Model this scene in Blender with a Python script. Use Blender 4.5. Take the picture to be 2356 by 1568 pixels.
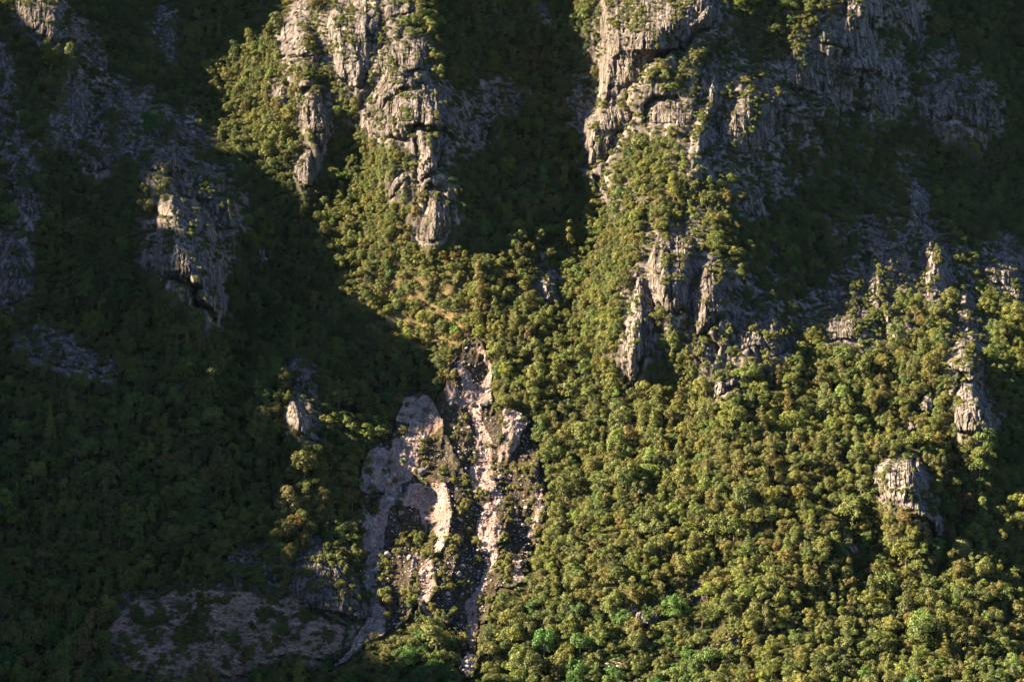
import bpy, bmesh, math, random
import numpy as np
from mathutils import Vector

for o in list(bpy.data.objects):
    bpy.data.objects.remove(o)
SC = bpy.context.scene
COL = SC.collection
random.seed(7)
RNG = np.random.default_rng(11)

# ------------------------------------------------------------------ camera, sky, sun, exposure
CAM_Z, PITCH, TH = 45.0, math.radians(7.6), math.tan(math.radians(12.15))
cam = bpy.data.cameras.new('camera'); camo = bpy.data.objects.new('camera', cam); COL.objects.link(camo)
cam.sensor_width = 36.0; cam.lens = 18.0 / TH
cam.clip_start = 1.0; cam.clip_end = 20000.0
camo.location = (0, 0, CAM_Z); camo.rotation_euler = (math.pi/2 + PITCH, 0, 0)
SC.camera = camo

SUN_EL, SUN_AZ = math.radians(28.0), math.radians(8.0)      # azimuth measured from the photo's left towards the viewer
S = np.array([-math.cos(SUN_EL)*math.cos(SUN_AZ), -math.cos(SUN_EL)*math.sin(SUN_AZ), math.sin(SUN_EL)])
world = bpy.data.worlds.new("World"); SC.world = world; world.use_nodes = True
wn = world.node_tree; wn.nodes.clear()
wout = wn.nodes.new('ShaderNodeOutputWorld'); wbg = wn.nodes.new('ShaderNodeBackground'); sky = wn.nodes.new('ShaderNodeTexSky')
sky.sky_type = 'NISHITA'; sky.sun_disc = False; sky.sun_elevation = SUN_EL
sky.air_density = .26; sky.dust_density = .3; sky.ozone_density = 2.5
sky.sun_rotation = math.atan2(S[0], S[1])
wbg.inputs['Strength'].default_value = 0.05
wn.links.new(sky.outputs[0], wbg.inputs[0]); wn.links.new(wbg.outputs[0], wout.inputs[0])
sl = bpy.data.lights.new('sun', 'SUN'); so = bpy.data.objects.new('sun', sl); COL.objects.link(so)
sl.energy = 5.0; sl.angle = math.radians(0.5); sl.color = (1.0, 0.80, 0.56)
so.rotation_euler = Vector(S).to_track_quat('Z', 'Y').to_euler()
so.location = (-900, 200, 900)
SC.view_settings.view_transform = 'Standard'; SC.view_settings.look = 'None'
SC.view_settings.exposure = 3.4; SC.view_settings.gamma = 1.0
try: SC.view_settings.use_curve_mapping = False
except Exception: pass
SC.cycles.max_bounces = 5; SC.cycles.diffuse_bounces = 1; SC.cycles.glossy_bounces = 1
SC.cycles.transmission_bounces = 2; SC.cycles.transparent_max_bounces = 4

# ------------------------------------------------------------------ small numeric helpers
def hsh(ix, iy, seed):
    h = (ix.astype(np.int64)*374761393 + iy.astype(np.int64)*668265263 + seed*1442695041) & 0x7fffffff
    h = ((h ^ (h >> 13))*1274126177) & 0x7fffffff
    h = ((h ^ (h >> 16))*2246822519) & 0x7fffffff
    return (h ^ (h >> 15)).astype(np.float64)/0x7fffffff
def vnoise(x, y, seed=0):                     # -1..1
    ix = np.floor(x); iy = np.floor(y); fx = x-ix; fy = y-iy
    ix = ix.astype(np.int64); iy = iy.astype(np.int64)
    u = fx*fx*fx*(fx*(fx*6-15)+10); v = fy*fy*fy*(fy*(fy*6-15)+10)
    a = hsh(ix, iy, seed); b = hsh(ix+1, iy, seed); c = hsh(ix, iy+1, seed); d = hsh(ix+1, iy+1, seed)
    return 2*((a*(1-u)+b*u)*(1-v)+(c*(1-u)+d*u)*v)-1
def fbm(x, y, seed=0, oc=4, gain=.5):
    s = 0; a = 1; t = 0
    for k in range(oc):
        s = s+a*vnoise(x*2**k+17.3*k, y*2**k-9.1*k, seed+k*31); t += a; a *= gain
    return s/t
def ridged(x, y, seed=0, oc=3):
    s = 0; a = 1; t = 0
    for k in range(oc):
        s = s+a*(1-2*np.abs(vnoise(x*2**k+3.7*k, y*2**k+5.1*k, seed+k*17))); t += a; a *= .5
    return s/t
def worley(x, y, seed=0):                      # cell value 0..1, offset in cell, edge distance
    ix = np.floor(x).astype(np.int64); iy = np.floor(y).astype(np.int64)
    f1 = np.full(x.shape, 9.0); f2 = np.full(x.shape, 9.0)
    val = np.zeros(x.shape); dx0 = np.zeros(x.shape); dy0 = np.zeros(x.shape)
    for j in (-1, 0, 1):
        for i in (-1, 0, 1):
            cx = ix+i; cy = iy+j
            dx = cx+hsh(cx, cy, seed)-x; dy = cy+hsh(cx, cy, seed+5)-y
            d = dx*dx+dy*dy
            m = d < f1
            f2 = np.where(m, f1, np.minimum(f2, d))
            val = np.where(m, hsh(cx, cy, seed+9), val); dx0 = np.where(m, dx, dx0); dy0 = np.where(m, dy, dy0)
            f1 = np.where(m, d, f1)
    return val, dx0, dy0, np.sqrt(f2)-np.sqrt(f1)
def sstep(a, b, x):
    t = np.clip((x-a)/(b-a), 0, 1); return t*t*(3-2*t)
def inpoly(x, y, poly):
    ins = np.zeros(x.shape, bool); n = len(poly)
    for i in range(n):
        x1, y1 = poly[i]; x2, y2 = poly[(i+1) % n]
        if y1 == y2: continue
        c = ((y1 > y) != (y2 > y)) & (x < (x2-x1)*(y-y1)/(y2-y1)+x1)
        ins ^= c
    return ins
def blur(a, n=1):
    for _ in range(n):
        p = np.pad(a, 1, mode='edge')
        a = (p[:-2, 1:-1]+p[2:, 1:-1]+p[1:-1, :-2]+p[1:-1, 2:]+2*p[1:-1, 1:-1])/6
    return a
def segdist(x, y, pts):
    """distance to a polyline and on which side (negative = left of it when it runs downwards)"""
    best = np.full(x.shape, 1e9); side = np.zeros(x.shape)
    for (x1, y1), (x2, y2) in zip(pts[:-1], pts[1:]):
        vx, vy = x2-x1, y2-y1; L = vx*vx+vy*vy
        t = np.clip(((x-x1)*vx+(y-y1)*vy)/L, 0, 1)
        dx = x-(x1+t*vx); dy = y-(y1+t*vy); d = np.hypot(dx, dy)
        m = d < best; best = np.where(m, d, best); side = np.where(m, np.sign(dx*vy-dy*vx), side)
    return best, side

# ------------------------------------------------------------------ the survey grid: directions seen from the far side of the valley
# (u, v) name a line of sight; the mountain's distance along it is terrain data, so every surface below is real relief
W2, H2 = 1178.0, 784.0
TV = TH*681/1024
CP, SP = math.cos(PITCH), math.sin(PITCH)
def ray(px, py):
    u = (px-W2)/W2*TH; v = (H2-py)/H2*TV
    return u, CP-SP*v, SP+CP*v
def point(px, py, Y):
    dx, dy, dz = ray(px, py)
    k = Y/dy
    return np.stack([dx*k, Y+0*dx, CAM_Z+dz*k], -1)

RELIEF = [(350,10,104),(430,35,102),(500,20,112),(570,25,106),(640,20,86),(500,-80,122),(640,-60,100),(350,-80,112),(800,-80,10),
 (50,100,-20),(200,200,-40),(330,320,-45),(450,420,-40),(515,500,-32),(100,450,-35),(250,550,-35),(430,600,-48),(430,800,-35),
 (580,560,5),(600,800,0),(655,930,-25),(200,800,-35),(100,1100,-30),(400,1100,-35),(690,1080,-15),(600,1250,-20),(300,1400,-15),(750,1350,-10),
 (350,80,50),(280,155,46),(330,200,52),(420,170,44),(500,130,48),(520,250,36),(600,190,31),(620,330,20),(560,400,34),(470,260,48),(650,500,35),(640,640,25),(800,720,25),(900,850,18),(1000,850,14),
 (690,80,-8),(800,40,22),(790,190,28),(790,330,26),(860,60,0),(900,150,-35),(960,280,-42),(985,420,-28),(990,560,0),(715,250,-10),(700,400,-2),(790,470,20),(860,600,10),
 (1090,120,20),(1150,100,36),(1190,300,40),(1250,100,60),(1220,220,54),(1300,150,76),(1335,200,86),(1330,40,82),(1290,380,54),(1330,330,62),(1200,480,15),
 (1400,60,46),(1420,150,36),(1390,290,20),(1480,60,20),(1560,60,0),(1500,250,6),(1450,430,0),
 (1620,250,-15),(1600,400,-20),(1560,480,-20),(1550,600,-28),(1460,750,-25),(1640,700,-25),
 (1700,120,5),(1750,300,0),(1950,100,0),(2000,250,0),(1900,400,5),(2110,200,42),(2125,330,25),(2220,220,2),(2340,100,52),(2340,350,40),
 (1800,550,5),(2000,650,0),(2150,600,-5),(2330,620,10),(2340,800,28),
 (1300,650,14),(1250,800,8),(1300,1000,22),(1300,1200,16),(1400,950,6),(1520,1060,-6),(1740,1080,-24),(1850,1200,-22),(1900,950,-8),(2100,900,0),(2220,900,-18),(2345,950,22),(2080,1120,-14),(2250,1150,12),
 (2340,1300,0),(1400,1250,-14),(1700,1300,-10),(2000,1350,-5),(1300,1450,4),(1550,1500,-2),(2200,1500,0),
 (1080,780,12),(1100,900,15),(950,1000,8),(1100,1050,12),(870,1200,10),(1000,1150,0),(1110,1250,8),(1030,1200,-4),(1240,1100,-5),(960,1350,0),
 (860,1400,5),(1080,1450,5),(1180,1200,0),(1000,1500,-2),(850,1530,-5)]
SLANTS = [(955,1005,66,110,11),(1085,880,56,105,7),(1185,1005,46,75,10),(862,1290,35,170,-7),(1000,1200,55,110,-9),(1115,1230,42,120,-11)]      # slopes turned to the right
GS = 4.0
GX0, GX1, GY0, GY1 = -330.0, 2690.0, -330.0, 1740.0
gx = np.arange(GX0, GX1+.1, GS); gy = np.arange(GY0, GY1+.1, GS)
PX, PY = np.meshgrid(gx, gy)
def relief(px, py):
    num = np.zeros(px.shape); den = np.full(px.shape, 1e-6)
    for x, y, r in RELIEF:
        d2 = (px-x)**2+(py-y)**2
        w = np.exp(-d2/(2*75.0**2))+1e-3*np.exp(-d2/(2*320.0**2))
        num += w*r; den += w
    return num/den
def depth_raw(px, py):
    t = (1568-py)/1568
    Y = 1000+430*t-50*t*t
    R = relief(px, py)
    tilt = 125*sstep(1500, 2500, px)*sstep(930, 480, py)+40*sstep(2230, 2600, px)
    n = 12*fbm(px/190, py/230, 3, 3)+5.5*fbm(px/75, py/95, 8, 3)+1.0*ridged(px/70+py/160, py/240, 21, 2)
    for cx, cy, w, h, a in SLANTS:
        n = n+a*(px-cx)/w*np.exp(-((px-cx)/w)**2-((py-cy)/h)**2)
    return Y+R+tilt+n
GD = depth_raw(PX, PY)
def depth(px, py, G=None):
    G = GD if G is None else G
    fx = np.clip((np.asarray(px, float)-GX0)/GS, 0, len(gx)-1.001); fy = np.clip((np.asarray(py, float)-GY0)/GS, 0, len(gy)-1.001)
    ix = fx.astype(int); iy = fy.astype(int); u = fx-ix; v = fy-iy
    return (G[iy, ix]*(1-u)+G[iy, ix+1]*u)*(1-v)+(G[iy+1, ix]*(1-u)+G[iy+1, ix+1]*u)*v

# ------------------------------------------------------------------ materials
def mat(name):
    m = bpy.data.materials.new(name); m.use_nodes = True; m.node_tree.nodes.clear(); return m, m.node_tree
def N(nt, typ, **kw):
    n = nt.nodes.new(typ)
    for k, v in kw.items(): setattr(n, k, v)
    return n
def ramp(nt, src, stops):
    r = N(nt, 'ShaderNodeValToRGB'); e = r.color_ramp.elements
    while len(e) > 1: e.remove(e[-1])
    e[0].position = stops[0][0]; e[0].color = (*stops[0][1], 1)
    for p, c in stops[1:]:
        q = e.new(p); q.color = (*c, 1)
    nt.links.new(src, r.inputs[0]); return r.outputs[0]
def mixc(nt, f, a, b, blend='MIX'):
    m = N(nt, 'ShaderNodeMix', data_type='RGBA', blend_type=blend)
    for s, v in ((0, f), (6, a), (7, b)):
        if hasattr(v, 'is_linked'): nt.links.new(v, m.inputs[s])
        elif isinstance(v, tuple): m.inputs[s].default_value = (*v, 1)
        else: m.inputs[s].default_value = v
    return m.outputs[2]
def tex(nt, scale, sc=(1, 1, 1), detail=5, rough=.6, off=(0, 0, 0)):
    g = N(nt, 'ShaderNodeNewGeometry'); mp = N(nt, 'ShaderNodeMapping')
    mp.inputs['Scale'].default_value = sc; mp.inputs['Location'].default_value = off
    t = N(nt, 'ShaderNodeTexNoise'); t.inputs['Scale'].default_value = scale; t.inputs['Detail'].default_value = detail
    t.inputs['Roughness'].default_value = rough
    nt.links.new(g.outputs['Position'], mp.inputs[0]); nt.links.new(mp.outputs[0], t.inputs['Vector'])
    return t.outputs[0]
def bsdf(nt, col, rough=.95, bump=None, dist=.3, strength=.7):
    b = N(nt, 'ShaderNodeBsdfDiffuse'); o = N(nt, 'ShaderNodeOutputMaterial')
    if hasattr(col, 'is_linked'): nt.links.new(col, b.inputs[0])
    else: b.inputs[0].default_value = (*col, 1)
    b.inputs['Roughness'].default_value = rough
    if bump is not None:
        bm = N(nt, 'ShaderNodeBump'); bm.inputs['Distance'].default_value = dist; bm.inputs['Strength'].default_value = strength
        nt.links.new(bump, bm.inputs['Height']); nt.links.new(bm.outputs[0], b.inputs['Normal'])
    nt.links.new(b.outputs[0], o.inputs[0])

def rock_material(name, light, mid, dark, pink, pinkness):
    m, nt = mat(name)
    c = ramp(nt, tex(nt, .22, (1, 1, .35), 8, .65), [(.30, dark), (.47, mid), (.66, light)])
    st = ramp(nt, tex(nt, .5, (1, 1, .07), 6, .7, (31, 7, 3)), [(.46, (0, 0, 0)), (.58, (1, 1, 1))])
    c = mixc(nt, st, c, tuple(x*.38 for x in mid))
    pk = ramp(nt, tex(nt, .06, (1, 1, .5), 5, .6, (3, 11, 40)), [(.60-pinkness, (0, 0, 0)), (.72-pinkness, (.75, .75, .75))])
    c = mixc(nt, pk, c, pink)
    sp = ramp(nt, tex(nt, 1.6, (1, 1, .5), 4, .7, (5, 5, 5)), [(.38, (.45, .45, .45)), (.55, (1, 1, 1))])
    c = mixc(nt, .8, c, sp, 'MULTIPLY')
    li = ramp(nt, tex(nt, .11, (1, 1, .8), 6, .7, (77, 1, 9)), [(.58, (0, 0, 0)), (.66, (.8, .8, .8))])
    c = mixc(nt, li, c, (.055, .06, .03))
    bsdf(nt, c, .95, tex(nt, 1.1, (1, 1, .4), 8, .75), 1.4, 1.0)
    return m
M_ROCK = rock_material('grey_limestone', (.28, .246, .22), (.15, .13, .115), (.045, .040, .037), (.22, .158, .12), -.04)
M_WARM_LIT = rock_material('pinkish_sunlit_limestone', (.34, .302, .278), (.175, .154, .142), (.052, .048, .047), (.30, .215, .168), .0)  # pink rock, and a lighter copy that paints sunlight into lit crags

def bank_material():
    m, nt = mat('bedded_bank_earth')
    g = N(nt, 'ShaderNodeNewGeometry'); mp = N(nt, 'ShaderNodeMapping'); mp.inputs['Rotation'].default_value = (0, math.radians(-22), 0)
    w = N(nt, 'ShaderNodeTexNoise'); w.inputs['Scale'].default_value = .5; w.inputs['Detail'].default_value = 7; w.inputs['Roughness'].default_value = .7
    mp.inputs['Scale'].default_value = (.8, .8, 2.0)
    nt.links.new(g.outputs['Position'], mp.inputs[0]); nt.links.new(mp.outputs[0], w.inputs['Vector'])
    c = ramp(nt, w.outputs[0], [(.34, (.045, .034, .028)), (.5, (.155, .106, .08)), (.68, (.30, .215, .168))])
    pk = ramp(nt, tex(nt, .07, (1, 1, 1), 5, .6), [(.5, (0, 0, 0)), (.7, (.7, .7, .7))])
    c = mixc(nt, pk, c, (.21, .14, .10))
    bsdf(nt, c, .95, w.outputs[0], 1.0, .8)
    return m
M_BANK = bank_material()

def scree_material():
    m, nt = mat('landslide_earth')
    a = N(nt, 'ShaderNodeAttribute', attribute_name='scree')
    n1 = tex(nt, .35, (1, 1, 1), 8, .7); n2 = tex(nt, .05, (1, 1, .5), 4, .6, (9, 9, 9)); n3 = tex(nt, 1.5, (1, 1, 1), 6, .75, (4, 2, 1))
    sc = ramp(nt, n1, [(.34, (.19, .13, .112)), (.5, (.39, .285, .25)), (.66, (.54, .425, .38))])
    sc = mixc(nt, ramp(nt, n2, [(.4, (0, 0, 0)), (.65, (.8, .8, .8))]), sc, (.22, .155, .128))
    so_ = ramp(nt, n1, [(.36, (.028, .025, .021)), (.52, (.066, .055, .044)), (.7, (.16, .135, .115))])
    so_ = mixc(nt, ramp(nt, n2, [(.45, (0, 0, 0)), (.62, (.6, .6, .6))]), so_, (.10, .082, .035))
    f = N(nt, 'ShaderNodeMath', operation='ADD'); g = N(nt, 'ShaderNodeMath', operation='MULTIPLY_ADD')
    nt.links.new(n3, g.inputs[0]); g.inputs[1].default_value = .75; g.inputs[2].default_value = -.36
    nt.links.new(a.outputs['Fac'], f.inputs[0]); nt.links.new(g.outputs[0], f.inputs[1])
    k = ramp(nt, f.outputs[0], [(.3, (0, 0, 0)), (.65, (1, 1, 1))])
    c = mixc(nt, k, so_, sc)
    spk = ramp(nt, n3, [(.40, (.36, .35, .34)), (.52, (1, 1, 1))])
    c = mixc(nt, .7, c, spk, 'MULTIPLY')
    rl = ramp(nt, tex(nt, .28, (1, .3, .22), 6, .7, (12, 5, 8)), [(.36, (.52, .50, .48)), (.56, (1, 1, 1))])
    c = mixc(nt, .75, c, rl, 'MULTIPLY')
    bsdf(nt, c, .95, n3, 1.5, 1.0)
    return m
M_SCREE = scree_material()

def ground_material():
    m, nt = mat('forest_floor')
    a = N(nt, 'ShaderNodeAttribute', attribute_name='dry')
    n1 = tex(nt, .25, (1, 1, 1), 8, .7)
    c = ramp(nt, n1, [(.35, (.022, .022, .011)), (.55, (.042, .040, .018)), (.72, (.075, .062, .032))])
    d = ramp(nt, n1, [(.35, (.07, .058, .026)), (.55, (.15, .115, .055)), (.7, (.27, .20, .12))])
    c = mixc(nt, a.outputs['Fac'], c, d)
    ar = N(nt, 'ShaderNodeAttribute', attribute_name='rocky')
    rk = ramp(nt, tex(nt, .3, (1, 1, .3), 8, .68, (7, 3, 1)), [(.36, (.036, .031, .026)), (.50, (.105, .090, .078)), (.64, (.23, .198, .172))])
    c = mixc(nt, ar.outputs['Fac'], c, rk)
    bsdf(nt, c, .95, tex(nt, 1.0, (1, 1, 1), 6, .7), .6, .8)
    return m
M_GROUND = ground_material()
m_valley, nt = mat('valley_meadow'); bsdf(nt, ramp(nt, tex(nt, .02, (1, 1, 1), 6), [(.4, (.02, .032, .012)), (.6, (.035, .045, .016))]))

def leaf_material():
    m, nt = mat('foliage')
    a = N(nt, 'ShaderNodeAttribute', attribute_name='tint'); a.attribute_type = 'INSTANCER'
    g = N(nt, 'ShaderNodeNewGeometry')
    v = ramp(nt, g.outputs['Random Per Island'], [(0, (.62, .66, .62)), (.5, (.95, .95, .9)), (1, (1.35, 1.25, 1.05))])
    c = mixc(nt, 1.0, a.outputs['Color'], v, 'MULTIPLY')
    d = N(nt, 'ShaderNodeBsdfDiffuse'); t = N(nt, 'ShaderNodeBsdfTranslucent'); gl = N(nt, 'ShaderNodeBsdfGlossy')
    gl.inputs['Roughness'].default_value = .45; gl.inputs['Color'].default_value = (1, 1, 1, 1)
    mx = N(nt, 'ShaderNodeMixShader'); mx.inputs[0].default_value = .18
    m2 = N(nt, 'ShaderNodeMixShader'); m2.inputs[0].default_value = .012
    o = N(nt, 'ShaderNodeOutputMaterial')
    nt.links.new(c, d.inputs[0]); nt.links.new(c, t.inputs[0])
    nt.links.new(d.outputs[0], mx.inputs[1]); nt.links.new(t.outputs[0], mx.inputs[2])
    nt.links.new(mx.outputs[0], m2.inputs[1]); nt.links.new(gl.outputs[0], m2.inputs[2]); nt.links.new(m2.outputs[0], o.inputs[0])
    return m
M_LEAF = leaf_material()
m_bark, nt = mat('grey_bark'); bsdf(nt, ramp(nt, tex(nt, 3, (1, 1, .2), 5), [(.4, (.07, .055, .04)), (.65, (.17, .14, .11))]))
def stone_material(name, a, b, c3):
    m, nt = mat(name)
    c = ramp(nt, tex(nt, .9, (1, 1, 1), 7, .7), [(.35, a), (.5, b), (.66, c3)])
    bsdf(nt, c, .95, tex(nt, 2.2, (1, 1, 1), 7, .7), .25, .8); return m
M_PALE = stone_material('pale_boulder_stone', (.20, .165, .15), (.33, .285, .26), (.46, .405, .37))
M_DARK = stone_material('dark_boulder_stone', (.07, .066, .066), (.13, .122, .12), (.23, .21, .20))

# ------------------------------------------------------------------ mesh builders
def mesh_obj(name, verts, faces, material, smooth=False, attrs=None):
    me = bpy.data.meshes.new(name)
    verts = np.asarray(verts, np.float32); faces = np.asarray(faces, np.int32)
    nv, nf, k = len(verts), len(faces), faces.shape[1]
    me.vertices.add(nv); me.vertices.foreach_set('co', verts.ravel())
    me.loops.add(nf*k); me.loops.foreach_set('vertex_index', faces.ravel())
    me.polygons.add(nf); me.polygons.foreach_set('loop_start', np.arange(0, nf*k, k, dtype=np.int32))
    me.update(calc_edges=True)
    me.polygons.foreach_set('use_smooth', np.full(nf, smooth, bool))
    for an, av in (attrs or {}).items():
        at = me.attributes.new(an, 'FLOAT', 'POINT'); at.data.foreach_set('value', np.asarray(av, np.float32).ravel())
    me.materials.append(material)
    o = bpy.data.objects.new(name, me); COL.objects.link(o); return o
def grid_faces(idx, keep):
    """quads of a vertex-index grid where keep (cells) is set; wound to face the viewer"""
    a = idx[:-1, :-1]; b = idx[:-1, 1:]; c = idx[1:, 1:]; d = idx[1:, :-1]
    return np.stack([d[keep], c[keep], b[keep], a[keep]], -1)
def compact(V, F, attrs):
    used = np.unique(F); rm = np.full(len(V), -1, np.int64); rm[used] = np.arange(len(used))
    return V[used], rm[F], {k: v[used] for k, v in attrs.items()}
def tag(o, label, cat, group=None):
    o['label'] = label; o['category'] = cat
    if group: o['group'] = group
    return o

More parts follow.
